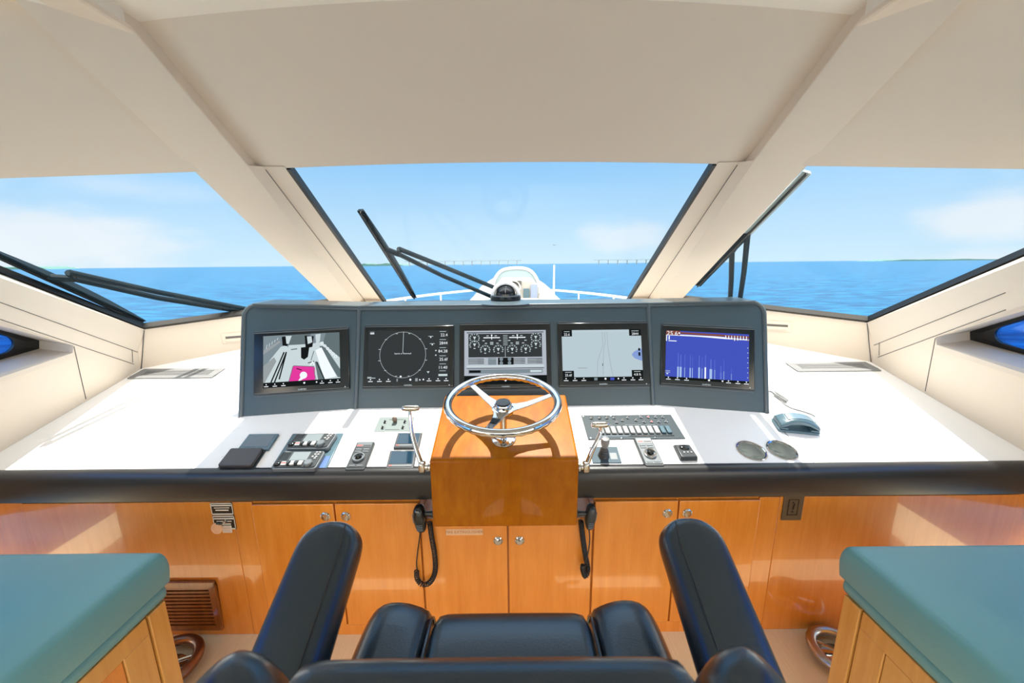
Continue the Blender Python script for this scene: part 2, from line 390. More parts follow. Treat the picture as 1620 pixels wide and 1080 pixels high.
# side walls: upper band, front panel, lower panel, niche with a small port window
WA = (WB-DC).normalized()                                             # along the wall, aft
def wall_side(f, name, kwin):
    n = f(WLN); b = MB()
    na, nb, nc = lwall(116, 546), lwall(115, 558), lwall(0, 597)       # niche: front top, front bottom, lower edge
    ta = lwall(0, 508)
    lowdir = (nc-nb).normalized(); topd = (ta-na).normalized()
    aft = 2.2
    n_low = nb+lowdir*aft; n_top = na+topd*aft
    edge_far = SC+edge_dir*((CEIL+.05-SC.z)/edge_dir.z)
    basef = DC+WA*4.6
    D = lambda p: V((p.x, p.y, 0))
    floor0 = V((DC.x-.10, DC.y, .6))
    # front panel and band
    pts = [DC+V((0, 0, -.1)), SC, edge_far, V((n_top.x, n_top.y, CEIL+.05)), n_top, na, nb, n_low]
    base_far = n_low+(DC-SC).normalized()*1.3
    poly1 = [SC, edge_far, n_top+(edge_far-n_top)*.0, na, nb]
    # three flat pieces in the wall plane
    cr0 = lwall(219, 553); cr1 = cr0+(lwall(0, 476)-cr0).normalized()*2.6
    P1 = [cr0, cr1, n_top, na]                                         # band above the niche
    P2 = [DC-(SC-DC)*.3, cr0, na, nb]                                  # forward panel
    b.solid([f(SC), f(edge_far), f(cr1)], n*.015); b.solid([f(SC), f(cr1), f(cr0)], n*.015)
    P3 = [DC-(SC-DC)*.3, nb, n_low, n_low+(DC-SC)*5]                   # below the niche
    P4 = [DC-(SC-DC)*.3, n_low+(DC-SC)*5, basef+(DC-SC)*5]
    for P in (P1, P2, P3): b.solid([f(p) for p in P], n*.015)
    struct(b.build(name, wallm))
    # niche lining
    dpt = .17; off = WLN*dpt
    ra, rb = lwall(60, 538, dpt), lwall(60, 551, dpt)
    w0, w1, w2, w3 = lwall(60, 538, dpt), lwall(60, 551, dpt), lwall(0, 568, dpt), lwall(0, 522, dpt)
    wl = w1+(w2-w1).normalized()*aft; wt = w0+(w3-w0).normalized()*aft
    b = MB()
    b.solid([f(nb), f(n_low), f(wl), f(w1)], V((0, 0, -.02)))           # ledge
    b.solid([f(na), f(nb), f(w1), f(w0)], f(V((0, .02, 0))))             # end cheek
    b.solid([f(na), f(w0), f(wt), f(n_top)], V((0, 0, .02)))            # head
    struct(b.build('trim_%d' % (kwin+10), wallm))
    r = sroot('window_%d' % kwin)
    g0, g1, g2, g3 = lwall(40, 540, dpt-.01), lwall(38, 549, dpt-.01), lwall(0, 562, dpt-.01), lwall(0, 528, dpt-.01)
    gl = g1+(g2-g1).normalized()*aft*.9; gt = g0+(g3-g0).normalized()*aft*.9
    gm = (g0+g1)/2+(g0-g2).normalized()*.0
    b = MB()
    sh = -WLN*.006
    outer = [w0, w1, wl, wt]; inner = [g0, g1, gl, gt]
    for i in range(4):
        j = (i+1) % 4
        b.solid([f(outer[i]+sh), f(outer[j]+sh), f(inner[j]+sh), f(inner[i]+sh)], f(WLN)*.02)
    b.build('window_frame', gasket, r)
    MB().solid([f(p) for p in (g0, g1, gl, gt)], f(WLN)*.006).build('pane', tinted, r)
    da_, db_ = (gt-g0).normalized(), (gl-g1).normalized(); rr_ = .05
    for p, dd, q, de in ((g0, da_, g1, db_),):
        mid = (g0+g1)/2; tip = [g0+da_*.10, g0, g1, g1+db_*.10]
        curve = [(g0+da_*.10)*(1-u)**3+(g0+da_*.03)*3*u*(1-u)**2+(g1+db_*.03)*3*u*u*(1-u)+(g1+db_*.10)*u**3 for u in [k/10 for k in range(11)]]
        MB().solid([f(x+sh) for x in [g0, g1]+list(reversed(curve))], f(WLN)*.012).build('rounded_corner', gasket, r)
    # seams in the vinyl
    b = MB()
    for (p, q) in (((0, 478), (218, 557)), ((0, 505), (212, 576)), ((117, 548), (136, 631)), ((209, 553), (210, 573))):
        a, c = lwall(*p, -.001), lwall(*q, -.001); b.tube([f(a), f(c)], .0016, 6)
    struct(b.build('trim_%d' % (kwin+12), seamm))
wall_side(lambda p: p, 'wall_left', 4)
wall_side(mir, 'wall_right', 5)

# ------------------------------------------------------------------ windows
r = sroot('window_1')
gx = [-.83+1.66*i/16 for i in range(17)]
def ws_pt(x, s, off=0):
    p = CW0+(CW1-CW0)*s; hw = CW0.x-.012+(CW1.x-CW0.x)*s
    return V((x/.83*hw, p.y, p.z+camb(x, .018)*(1-s)))+CWN*off
b = MB()
for off in (.02, .028):
    b.loft([[ws_pt(x, s/4, off) for x in gx] for s in range(5)], closed=False)
b.build('pane', clear, r)
b = MB()
for sx in (-1, 1):
    a0, a1 = (L3t, ext(L3t, L3b, .1)) if sx < 0 else (mir(L3t), mir(ext(L3t, L3b, .1)))
    ix = V((-sx*.016, 0, 0))
    b.solid([a0, a1, a1+ix, a0+ix], CWN*.03)
b.box(-.88, .88, CW1.y-.04, CW1.y+.05, CW1.z-.03, CW1.z+.006)
b.build('window_frame', gasket, r)
for k, f in ((2, lambda p: p), (3, mir)):
    r = sroot('window_%d' % k)
    n = f(LPN)
    low = SC+sill_dir*(MB0-SC).length*1.12
    MB().solid([f(MO)+n*.012, f(low)+n*.012, f(SC)+n*.012, f(FAR)+n*.012], n*.008).build('pane', clear, r)
    b = MB(); e2 = -edge_dir; up1 = (MO-MB0).normalized()
    ins = LPN.cross(edge_dir).normalized(); ins = ins if ins.dot(MO-SC) > 0 else -ins
    b.solid([f(SC), f(FAR), f(FAR+ins*.012), f(SC+ins*.012)], n*.03)
    ins2 = LPN.cross(sill_dir).normalized(); ins2 = ins2 if ins2.dot(MO-SC) > 0 else -ins2
    b.solid([f(SC), f(low), f(low+ins2*.02), f(SC+ins2*.022)], n*.03)
    b.build('window_frame', gasket, r)

# ------------------------------------------------------------------ dashboard
t = thing('dashboard', V((0, 1.40, .783)), 'white moulded dashboard with a black padded front edge running the full width', 'dashboard')
def dl(p): q = p-D_O; return (q.x, q.dot(D_V))
e0 = DC+WA*((DC.y-1.40)/-WA.y); ex = -e0.x
bc = dl(DC); bm_ = dl(midb)
b2_ = dl(base2)
pts = [(-ex, 0), (-.283, 0), (-.283, .31), (.283, .31), (.283, 0), (ex, 0), (-bc[0], bc[1]), (-b2_[0], b2_[1]), (bm_[0], bm_[1]), b2_, (bc[0], bc[1])]
from mathutils.geometry import tessellate_polygon
CUPS = [(*duv(1189, 713), .058), (*duv(1237, 712), .058)]
loops = [pts]+[[(u+(r-.006)*math.cos(2*PI*k/36), v+(r-.006)*math.sin(2*PI*k/36)) for k in range(36)] for u, v, r in CUPS]
tri = tessellate_polygon([[V((a, c_, 0)) for a, c_ in l] for l in loops])
allp = [p for l in loops for p in l]; nn = len(allp); b = MB()
fs_ = [tuple(f) for f in tri]+[tuple(i+nn for i in reversed(f)) for f in tri]; k0 = 0
for l in loops:
    m_ = len(l); fs_ += [(k0+i, k0+(i+1) % m_, nn+k0+(i+1) % m_, nn+k0+i) for i in range(m_)]; k0 += m_
b.add([(a, c_, 0) for a, c_ in allp]+[(a, c_, -.03) for a, c_ in allp], fs_, 0, DF)
b.build('dash_top', whitem, t)
def pad_profile(x):
    o = []
    prof = [(1.402, .786), (1.385, .789), (1.366, .782), (1.356, .765), (1.355, .735), (1.356, .69), (1.362, .663), (1.378, .652), (1.402, .650)]
    return [V((x, y, z)) for y, z in prof]
for a, c in ((-ex, -.284), (.284, ex)):
    MB().loft([pad_profile(a), pad_profile(c)]).build('padded_edge', padm, t)
for (p, q) in (((300, 743), (383, 655)), ((1292, 736), (1214, 656))):
    b = MB()
    a, c = duv(*p), duv(*q); d = V((c[0]-a[0], c[1]-a[1], 0)).normalized(); n = V((-d.y, d.x, 0))*.0016
    b.solid([DF @ (V((a[0], a[1], 0))+n), DF @ (V((c[0], c[1], 0))+n), DF @ (V((c[0], c[1], 0))-n), DF @ (V((a[0], a[1], 0))-n)], D_W*.0006); b.build('panel_seam', seamm, t)
for (px, py) in ((378, 677), (371, 680), (368, 718), (351, 722), (1219, 600), (1306, 645)):
    u, v = duv(px, py); MB().lathe([(.004, 0), (.004, .0012), (0, .002)], DF @ T(u, v, 0), 10).build('screw_cover', plasticg if py < 660 else whitepl, t)
# air vents in the dash
ventm = mat('vent_grey', (.22, .22, .22), .6, spec=.1)
def dash_vent(c, label):
    us = [duv(*p) for p in c]      # front-left, front-right, back-right, back-left
    u0 = us[0][0]; u1 = us[1][0]; v0 = (us[0][1]+us[1][1])/2; v1 = (us[2][1]+us[3][1])/2
    if us[3][0] < u0: pass
    # a parallelogram that follows the wall
    s = ((us[3][0]-us[0][0])+(us[2][0]-us[1][0]))/2/(v1-v0)
    org = DF @ V((us[0][0], v0, 0)); F = frame(org, D_U, (D_V+D_U*s), D_W)
    Wd, Hd = u1-u0, v1-v0
    t = thing('air_vent', org, label, 'vent', 'dashboard air vents')
    o = MB()
    e = .022; g = .022
    for (a, b_, c_, d_) in ((0, Wd, 0, e), (0, Wd, Hd-e, Hd), (0, e*2, e, Hd-e), (Wd-e*2, Wd, e, Hd-e)): o.box(a, b_, c_, d_, 0, .007, F)
    o.build('vent_frame', ventm, t, bevel=.002)
    MB().box(e*2, Wd-e*2, e, Hd-e, .0004, .001, F).build('vent_shadow_box', plasticg, t)
    n = 5
    for i in range(n):
        y = e+(Hd-2*e)*(i+.5)/n
        MB().box(e*2, Wd-e*2, y-.003, y+.003, .001, .006, F).build('slat', ventm, t)
dash_vent(((204, 598), (333, 600), (355, 584), (231, 584)), 'white louvred air vent crossed by wiper shadows on the port end of the dash')
dash_vent(((1264, 590), (1392, 586), (1366, 573), (1244, 575)), 'white louvred air vent on the dash behind the telephone handset')
# pull slots in the front wall
def slot(c, label):
    N_ = WFN; P0 = SC
    if c > 800: N_ = mir(N_); P0 = mir(SC)
    dx = 0 if c < 800 else 0
    p0, p1 = (on(351, 536, P0, N_), on(384, 521, P0, N_)) if c < 800 else (on(1211, 515, P0, N_), on(1250, 531, P0, N_))
    u = (p1-p0); u.z = 0; u = u-N_*u.dot(N_); L_ = u.length; u.normalize(); w = N_
    F = frame(p0+w*.001, u, w.cross(u) if w.cross(u).z > 0 else -w.cross(u), w)
    t = thing('air_slot', F.translation, label, 'vent', 'air slots in the front wall')
    if c < 800: a0, a1 = 0, L_+.15
    else: a0, a1 = -.15, L_
    MB().box(a0, a1, -.032, .035, .0, .004, F).build('cover_plate', wallm, t, bevel=.002)
    MB().box(a0+.02*(c < 800), a1-.02*(c > 800), .0, .014, .004, .0046, F).build('opening', seamm, t)
    MB().box(a0+.02*(c < 800), a1-.02*(c > 800), -.018, .0, .004, .012, F).build('lip', wallm, t, bevel=.002)
slot(360, 'beige slotted air outlet in the front wall above the port vent')
slot(1230, 'beige slotted air outlet in the front wall above the starboard vent')

# ------------------------------------------------------------------ instrument console
REC = math.radians(18)
PV = V((0, math.sin(REC), math.cos(REC)))
Bs = [dash(381, 659), dash(563, 646), dash(1033, 640), dash(1213, 653)]
for p in Bs: p -= D_W*0.0
facets = []
for i in range(3):
    u = (Bs[i+1]-Bs[i]).normalized(); n = u.cross(PV).normalized()
    n = n if n.y < 0 else -n
    v = n.cross(u); v = v if v.z > 0 else -v
    facets.append((Bs[i], u, v, n))
def fpx(i, px, py, off=0.):
    P, u, v, n = facets[i]; p = on(px, py, P+n*off, n)-P; return p.dot(u), p.dot(v)
H_mid = (on(797, 487, facets[1][0], facets[1][3])-facets[1][0]).dot(PV)
t = thing('instrument_console', V((0, 1.8, .9)), 'slate grey angled instrument console carrying five displays on the dash', 'console')
tops = [p+PV*H_mid for p in Bs]
tops[0] = on(386, 498, facets[0][0], facets[0][3]); tops[3] = on(1209, 492, facets[2][0], facets[2][3])
rad = .055
for i in range(3):
    P, u, v, n = facets[i]; F = frame(P, u, v, n)
    loc = lambda q: ((q-P).dot(u), (q-P).dot(v))
    a, b_, c, d = loc(Bs[i]), loc(Bs[i+1]), loc(tops[i+1]), loc(tops[i])
    poly = [a, b_, c, d]
    if i == 0: poly = [a, b_, c]+[(d[0]+.0+rad-rad*math.sin(q), d[1]+.045-rad+rad*math.cos(q)) for q in [PI/2*k/6 for k in range(7)]]
    if i == 2: poly = [a, b_]+[(c[0]-rad+rad*math.cos(q), c[1]+.04-rad+rad*math.sin(q)) for q in [PI/2*k/6 for k in range(7)]]+[d]
    fr_ = [F @ V((x, y, 0)) for x, y in poly]; Hh = max(y for x, y in poly)
    bk_ = [q+(D_V*.15).lerp(V((0, .15, .0)), max(0, min(1, y/Hh))) for q, (x, y) in zip(fr_, poly)]
    MB().loft([bk_, fr_]).build('face_panel', panelm, t)
    if i == 0: edge_l = [F @ V((x, y, 0)) for x, y in [a]+list(reversed(poly[3:]))]
    if i == 2: edge_r = [F @ V((x, y, 0)) for x, y in list(reversed(poly[2:9]))+[b_]]
outline = edge_l+[tops[1], tops[2]]+edge_r
out2 = []
for q in outline:
    if not out2 or (q-out2[-1]).length > .004: out2.append(q)
b = MB(); b.tube([p+V((0, .004, 0)) for p in out2], .0125, 10); b.build('edge_trim', rimm, t)
for i in (1, 2): MB().tube([Bs[i]+V((0, 0, .0)), tops[i]+PV*.01], .011, 10).build('fold_rib', rimm, t)
cap0 = [p+V((0, -.006, .006)) for p in (tops[0]+V((.05, 0, .04)), tops[1], tops[2], tops[3]+V((-.05, 0, .035)))]
b = MB()
for i in range(3): b.solid([cap0[i], cap0[i+1], cap0[i+1]+V((0, .17, .004)), cap0[i]+V((0, .17, .004))], V((0, 0, .012)))
b.build('top_cap', rimm, t, bevel=.005, seg=3)

# ------------------------------------------------------------------ displays
class Scr:
    """lit screen drawn with thin flat shapes; s,t run 0..1 from the top left of the picture"""
    def __init__(s, F, u0, u1, v0, v1): s.F = F; s.u0 = u0; s.u1 = u1; s.v0 = v0; s.v1 = v1; s.mb = MB(); s.mats = []; s.k = 0
    def mi(s, m):
        if m not in s.mats: s.mats.append(m)
        return s.mats.index(m)
    def P(s, x, y): return (s.u0+(s.u1-s.u0)*x, s.v1-(s.v1-s.v0)*y)
    def lift(s): s.k += 1; return .0008+s.k*.000012
    def poly(s, pts, m): w = s.lift(); q = [s.P(*p) for p in pts]; s.mb.add([(a, b_, w) for a, b_ in q], [tuple(range(len(q)))], s.mi(m), s.F); return s
    def rect(s, x0, y0, x1, y1, m): return s.poly([(x0, y0), (x0, y1), (x1, y1), (x1, y0)], m)
    def line(s, x0, y0, x1, y1, th, m):
        a = V((*s.P(x0, y0), 0)); c = V((*s.P(x1, y1), 0)); d = (c-a).normalized(); n = V((-d.y, d.x, 0))*th*(s.u1-s.u0)/2; w = s.lift()
        s.mb.add([(q.x, q.y, w) for q in (a+n, c+n, c-n, a-n)], [(0, 1, 2, 3)], s.mi(m), s.F); return s
    def ring(s, x, y, r, th, m, a0=0, a1=2*PI):
        R_ = r*(s.u1-s.u0); h = th*(s.u1-s.u0)/2; c = s.P(x, y); s.mb.ring(R_-h, R_+h, s.lift(), s.F @ T(c[0], c[1], 0), 36, s.mi(m), a0, a1); return s
    def disc(s, x, y, r, m): c = s.P(x, y); s.mb.disc(r*(s.u1-s.u0), s.lift(), s.F @ T(c[0], c[1], 0), 20, s.mi(m)); return s
    def text(s, x, y, h, body, m, align='CENTER'):
        c = s.P(x, y); s.mb.text(body, h*(s.v1-s.v0)*1.35, s.F @ T(c[0], c[1], s.lift()), s.mi(m), align); return s
def display(i, bz, scr, label, draw, logo):
    P, u, v, n = facets[i]; F = frame(P, u, v, n)
    A = [fpx(i, *p) for p in bz]; S = [fpx(i, *p) for p in scr]     # TL TR BR BL
    box_ = lambda q: ((q[0][0]+q[3][0])/2, (q[1][0]+q[2][0])/2, (q[2][1]+q[3][1])/2, (q[0][1]+q[1][1])/2)
    u0, u1, v0, v1 = box_(A); s0, s1, t0, t1 = box_(S)
    t = thing('chart_display', F @ V(((u0+u1)/2, (v0+v1)/2, 0)), label, 'display screen', 'displays across the console')
    L_ = .010; F2 = F @ T(0, 0, .0008)
    MB().box(u0, u1, v0, v1, 0, L_, F2).build('bezel', bezelm, t, bevel=.003, seg=2)
    for (y, th) in ((v1+.007, .0022), (v1-.004, .0022), (v0+.007, .0018), (v0-.008, .0026)):
        o = MB(); o.box(u0+.004, u1-.004, y-th/2, y+th/2, 0 if y > v1 or y < v0 else L_, .004 if y > v1 or y < v0 else L_+.0015, F2); o.build('trim_strip', plasticg, t)
    sc_ = Scr(F2 @ T(0, 0, L_), s0, s1, t0, t1); sc_.rect(0, 0, 1, 1, e_black); draw(sc_)
    sc_.mb.build('screen', sc_.mats, t, smooth=False)
    o = MB(); o.text('GARMIN', .0105, F2 @ T((s0+s1)/2, (v0+t0)/2-.002, L_+.0006)); o.build('logo', e_lgrey, t, smooth=False)
    MB().disc(.0028, L_+.0006, F2 @ T(u1-.022, (v0+t0)/2-.003, 0), 12).build('power_key', e_lgrey, t, smooth=False)
def menu(s, y=.955, light=e_white):
    for x in (.04, .15, .26, .76, .87, .97):
        s.disc(x, y-.018, .008, light); s.rect(x-.028, y+.012, x+.028, y+.026, light)
    s.disc(.53, y-.008, .013, light); s.disc(.69, y-.008, .010, light)
def scr_camera(s):
    s.rect(.0, .0, 1, .90, e_lgrey)
    s.poly([(0, 0), (1, 0), (1, .12), (.62, .2), (.3, .2), (0, .3)], e_line)
    s.poly([(.3, .0), (.62, 0), (.58, .28), (.32, .28)], e_mid)
    s.poly([(.33, .2), (.58, .2), (.70, .90), (.17, .90)], e_lgrey)
    s.poly([(0, .32), (.2, .12), (.24, .2), (0, .62)], e_line); s.poly([(0, .28), (.21, .1), (.22, .14), (0, .36)], e_grey)
    s.poly([(.0, .58), (.14, .42), (.17, .5), (.02, .9), (0, .9)], e_grey)
    for (a, c) in (((.27, .33), (.10, .90)), ((.30, .33), (.145, .90)), ((.295, .36), (.205, .85))): s.line(*a, *c, .018, e_black)
    s.poly([(.24, .03), (.36, .02), (.31, .22), (.25, .2)], e_black); s.poly([(.29, .02), (.37, .02), (.33, .18), (.30, .17)], e_lgrey)
    s.poly([(.54, .03), (.66, .05), (.64, .26), (.55, .28)], e_black); s.poly([(.57, .05), (.63, .05), (.64, .17), (.58, .2)], e_lgrey)
    s.poly([(.49, .26), (.60, .25), (.58, .45), (.53, .5), (.49, .46)], e_black); s.line(.36, .29, .44, .28, .014, e_mid)
    s.poly([(.68, .02), (.75, .01), (.74, .16), (.69, .2)], e_lgrey); s.poly([(.82, .0), (1, .0), (1, .5), (.78, .2)], e_mid)
    s.poly([(.73, .25), (.80, .26), (1, .72), (1, .88), (.97, .88)], e_mid); s.poly([(.68, .33), (.76, .28), (.95, .86), (.79, .9)], e_white)
    s.poly([(.60, .36), (.66, .33), (.68, .55), (.62, .58)], e_lgrey); s.poly([(.67, .55), (.71, .56), (.80, .90), (.71, .9)], e_mid)
    s.line(.69, .55, .79, .90, .012, e_black); s.line(.66, .34, .62, .52, .01, e_mid); s.line(.58, .57, .66, .54, .012, e_black)
    for k in range(6): s.ring(.77+.035*k, .20+.055*k, .016, .008, e_white)
    for k in range(5): s.line(.04+.035*k, .25-.04*k, .05+.035*k, .17-.03*k, .008, e_lgrey)
    s.poly([(.385, .62), (.40, .60), (.655, .64), (.67, .67), (.67, .90), (.33, .90)], e_pink)
    for (a, c) in (((.385, .61), (.33, .90)), ((.39, .605), (.66, .645)), ((.649, .65), (.68, .9))): s.line(*a, *c, .008, e_mid)
    s.disc(.52, .80, .048, e_white); s.poly([(.45, .90), (.50, .80), (.54, .85), (.48, .90)], e_white); s.line(.43, .66, .50, .70, .012, e_black)
    s.poly([(.60, .62), (.64, .53), (.67, .62), (.655, .62), (.64, .57), (.615, .62)], e_white)
    menu(s, .955)
def scr_radar(s):
    s.rect(0, 0, 1, 1, e_dgrey)
    s.ring(.43, .475, .285, .007, e_grey); s.line(.43, .44, .435, .03, .005, e_lgrey)
    for k in range(12):
        a = 2*PI*k/12+.26; x = .43+.30*math.cos(a); y = .475+.30*math.sin(a)*1.42; s.line(x-.012, y, x+.012, y, .006, e_lgrey)
    s.text(.43, .452, .030, 'Search or Removed', e_white)
    s.poly([(.02, .02), (.07, .02), (.07, .07), (.02, .07)], e_grey); s.rect(.02, .05, .07, .065, e_white)
    for k, w in enumerate(('22.4', '2844', '84.28', '25.6f', '11:40')):
        y = .10+.158*k; s.rect(.885, y-.075, .965, y-.066, e_lgrey); s.text(.985, y, .060, w, e_white, 'RIGHT')
    s.rect(.885, .79, .965, .798, e_lgrey); s.rect(.875, .855, .985, .895, e_lgrey)
    for (x, y) in ((.775, .12), (.795, .265)): s.line(x-.03, y, x+.03, y, .006, e_lgrey); s.disc(x, y+.02, .008, e_white)
    for y in (.40, .49): s.disc(.84, y, .009, e_lgrey)
    s.poly([(.73, .80), (.765, .80), (.748, .84)], e_lgrey); s.disc(.41, .895, .012, e_white)
    s.rect(.0, .895, .05, .905, e_lgrey); s.rect(.0, .912, .10, .924, e_lgrey)
    s.rect(.36, .935, .375, .99, e_grey); s.rect(.59, .93, .62, .99, e_grey); s.poly([(.64, .945), (.64, .98), (.66, .962)], e_white)
    menu(s, .965)
def gauge(s, x, y, r=.058):
    s.ring(x, y, r, .007, e_line, -.6, PI+.6)
    for k in range(9):
        a = PI+.5-(PI+1)*k/8; c, d = math.cos(a), -math.sin(a)*1.32
        s.line(x+c*r*.8, y+d*r*.8, x+c*r*1.12, y+d*r*1.12, .007, e_lgrey)
    s.poly([(x-.02, y-.03), (x+.02, y-.03), (x, y+.03)], e_lgrey); s.rect(x-.012, y+.055, x+.012, y+.07, e_lgrey)
def scr_engine(s):
    s.rect(0, 0, 1, .92, e_silver); s.rect(.03, .03, .97, .045, e_black); s.rect(.05, .06, .95, .50, e_dgrey)
    for (x, y) in ((.125, .14), (.125, .27), (.255, .36), (.415, .36), (.585, .36), (.75, .36), (.875, .14), (.875, .27)): gauge(s, x, y)
    for x0 in (.335, .649):
        s.line(x0-.10, .135, x0+.10, .135, .012, e_white); s.line(x0, .08, x0, .17, .008, e_white); s.disc(x0, .09, .010, e_white)
        for (dx, y) in ((-.05, .10), (.05, .10), (-.10, .19), (.10, .19), (-.07, .24), (.07, .24)): s.rect(x0+dx-.014, y-.007, x0+dx+.014, y+.007, e_lgrey)
        for k in range(3): s.rect(x0-.02, .215+.02*k, x0+.02, .225+.02*k, e_lgrey)
    for k in range(7): s.rect(.475, .09+.03*k, .53, .098+.03*k, e_lgrey)
    s.line(.5, .30, .5, .50, .006, e_silver)
    for (x0, x1) in ((.05, .24), (.60, .74), (.77, .95)):
        for k in range(4): s.rect(x0, .525+.028*k, x1, .538+.028*k, e_dgrey); s.rect(x0+.01, .540+.028*k, x0+(x1-x0)*.6, .546+.028*k, e_lgrey)
    s.rect(.29, .51, .39, .64, e_line); s.rect(.29, .53, .39, .534, e_lgrey); s.rect(.41, .51, .60, .64, e_black)
    for (x, y) in ((.45, .54), (.55, .54), (.45, .61), (.55, .61)): s.disc(x, y, .022, e_line)
    s.rect(.03, .649, .97, .685, e_lgrey); s.rect(.03, .70, .97, .71, e_black); s.rect(.05, .725, .95, .80, e_line); s.rect(.06, .74, .20, .785, e_black)
    s.rect(.80, .745, .94, .785, e_lgrey); s.rect(.0, .84, 1, 1, e_black); s.disc(.5, .93, .012, e_white); s.disc(.66, .93, .009, e_white)
def scr_chart(s):
    s.rect(0, 0, 1, .92, e_chart); s.line(.02, .035, .98, .035, .004, e_lgrey)
    for pl in ([(.54, .04), (.545, .25), (.52, .40), (.50, .90)], [(.57, .04), (.58, .4), (.60, .65), (.625, .92)], [(.51, .04), (.515, .3), (.44, .62), (.43, .9)]):
        for a, c in zip(pl, pl[1:]): s.line(*a, *c, .004, e_grey)
    for k in range(9): s.line(.52+.002*k, .60+.035*k, .56+.004*k, .59+.035*k, .003, e_lgrey)
    s.line(.19, .745, .31, .745, .008, e_grey); s.rect(.498, .66, .505, .71, e_black)
    s.poly([(1, .38), (.95, .40), (.90, .44), (.87, .495), (.90, .56), (.95, .595), (1, .62)], e_lilac)
    s.rect(.955, .37, .98, .42, e_black); s.rect(.955, .45, .98, .52, e_black)
    for (x0, x1, y0, y1, w) in ((0, .13, 0, .125, '22.6'), (.85, 1, 0, .125, '2844'), (0, .14, .795, .92, '25.6f'), (.86, 1, .795, .92, '4.8 ft')):
        s.rect(x0, y0, x1, y1, e_black); s.rect(x0+.03, y0+.025, x1-.03, y0+.035, e_lgrey); s.text((x0+x1)/2, y0+.088, .05, w, e_white)
    s.rect(.39, .935, .43, .985, e_line); s.rect(.59, .935, .64, .985, e_blue)
    menu(s, .965)
def scr_sonar(s):
    rr = random.Random(4)
    s.rect(0, 0, 1, .95, e_blue)
    s.poly([(.17, .02), (1, .04), (1, .08), (.17, .06)], e_brown); s.poly([(.0, .075), (.6, .075), (1, .105), (1, .125), (.72, .12), (.4, .10), (0, .10)], e_white)
    for k in range(16): x = .72+.28*k/16; s.rect(x, .045, x+.009, .10+.05*rr.random(), (e_white, e_brown)[k % 2])
    for k in range(20): x = .14+.03*k; s.rect(x, .025, x+.015*rr.random(), .05, e_brown)
    for (x, w, h, m) in ((.145, .02, .21, e_pale), (.175, .024, .21, e_pale), (.23, .012, .2, e_lilac), (.295, .014, .2, e_pale), (.325, .008, .2, e_pale), (.40, .020, .22, e_pale), (.44, .01, .2, e_lilac), (.475, .018, .23, e_white), (.535, .030, .2, e_pale), (.59, .012, .19, e_lilac), (.70, .01, .17, e_lilac), (.79, .008, .13, e_lilac), (.66, .02, .14, e_blue2)):
        s.rect(x, .95-h, x+w, .95, m); s.rect(x+w*.3, .95-h*1.9-.1*rr.random(), x+w*.7, .95-h, e_blue2)
    s.rect(0, 0, .17, .09, e_brown); s.text(.075, .06, .095, '25.6', e_white); s.rect(.15, .03, .17, .06, e_white)
    s.rect(.0, .10, .012, .22, e_white); s.rect(.03, .11, .045, .19, e_white); s.rect(.03, .205, .13, .222, e_white)
    for k in range(7): s.disc(.985, .28+.1*k, .006, e_lgrey)
    s.rect(0, .83, .06, .838, e_lgrey); s.rect(0, .86, .06, .868, e_lgrey); s.poly([(.01, .885), (.04, .885), (.025, .91)], e_white)
    menu(s, .985)
display(0, ((404, 527), (553, 519), (554, 616), (402, 624)), ((419, 531), (538, 527), (540, 607), (418, 613)), 'lit display showing a grey deck camera view with a pink square', scr_camera, 0)
display(1, ((577, 518), (719, 513), (718, 612), (575, 614)), ((584, 524), (711, 522), (710, 603), (583, 605)), 'lit display showing a dark radar circle beside a column of figures', scr_radar, 0)
display(1, ((728, 513), (871, 511), (872, 614), (726, 615)), ((735, 523), (863, 523), (865, 607), (735, 608)), 'lit display showing silver-framed engine gauges behind the steering wheel', scr_engine, 0)
display(1, ((879, 511), (1024, 510), (1028, 610), (886, 612)), ((888, 522), (1013, 522), (1016, 602), (890, 603)), 'lit display showing a pale grey chart with black corner boxes', scr_chart, 0)
display(2, ((1044, 515), (1191, 519), (1194, 617), (1046, 609)), ((1052, 524), (1182, 528), (1184, 606), (1052, 600)), 'lit display showing a blue sonar picture with white streaks', scr_sonar, 0)

# ------------------------------------------------------------------ compass on top of the console
c0 = tops[1]*.5+tops[2]*.5+V((0, .085, .018)); px_c = on(800, 470, c0, V((0, 1, 0))); c0 = V((px_c.x, c0.y, c0.z))
t = thing('compass', c0, 'round magnetic compass with white hood and smoked dome on the console top', 'compass')
F = T(*c0)
MB().lathe([(.15, 0), (.12, .006), (.095, .012), (.088, .012)], F, 36).build('plinth', rimm, t)
MB().lathe([(.078, .012), (.080, .018), (.080, .034), (.074, .040), (.0, .040)], F, 36).build('base_ring', bezelm, t)
HF = frame(c0+V((0, -.012, .036)), V((1, 0, 0)), V((0, 0, 1)), V((0, -1, 0)))
b = MB(); n = 20; ro = []
for (ra, rb, w) in ((.076, .056, -.045), (.078, .056, -.02), (.076, .057, .004), (.068, .060, .016)):
    ro.append([HF @ V((ra*math.cos(PI*i/n), ra*.98*math.sin(PI*i/n), w)) for i in range(n+1)]+[HF @ V((rb*math.cos(PI*i/n), rb*.98*math.sin(PI*i/n), w)) for i in range(n, -1, -1)])
b.loft(ro); b.build('hood', whitepl, t)
MB().lathe([(.052*math.cos(PI/2*i/10), .040+.054*math.sin(PI/2*i/10)) for i in range(11)], F @ T(0, -.012, 0), 32).build('dome', dome, t)
b = MB(); b.lathe([(.036, .040), (.040, .050), (.034, .056), (0, .058)], F @ T(0, -.012, 0), 28); card = b.build('compass_card', plastic, t)
b = MB()
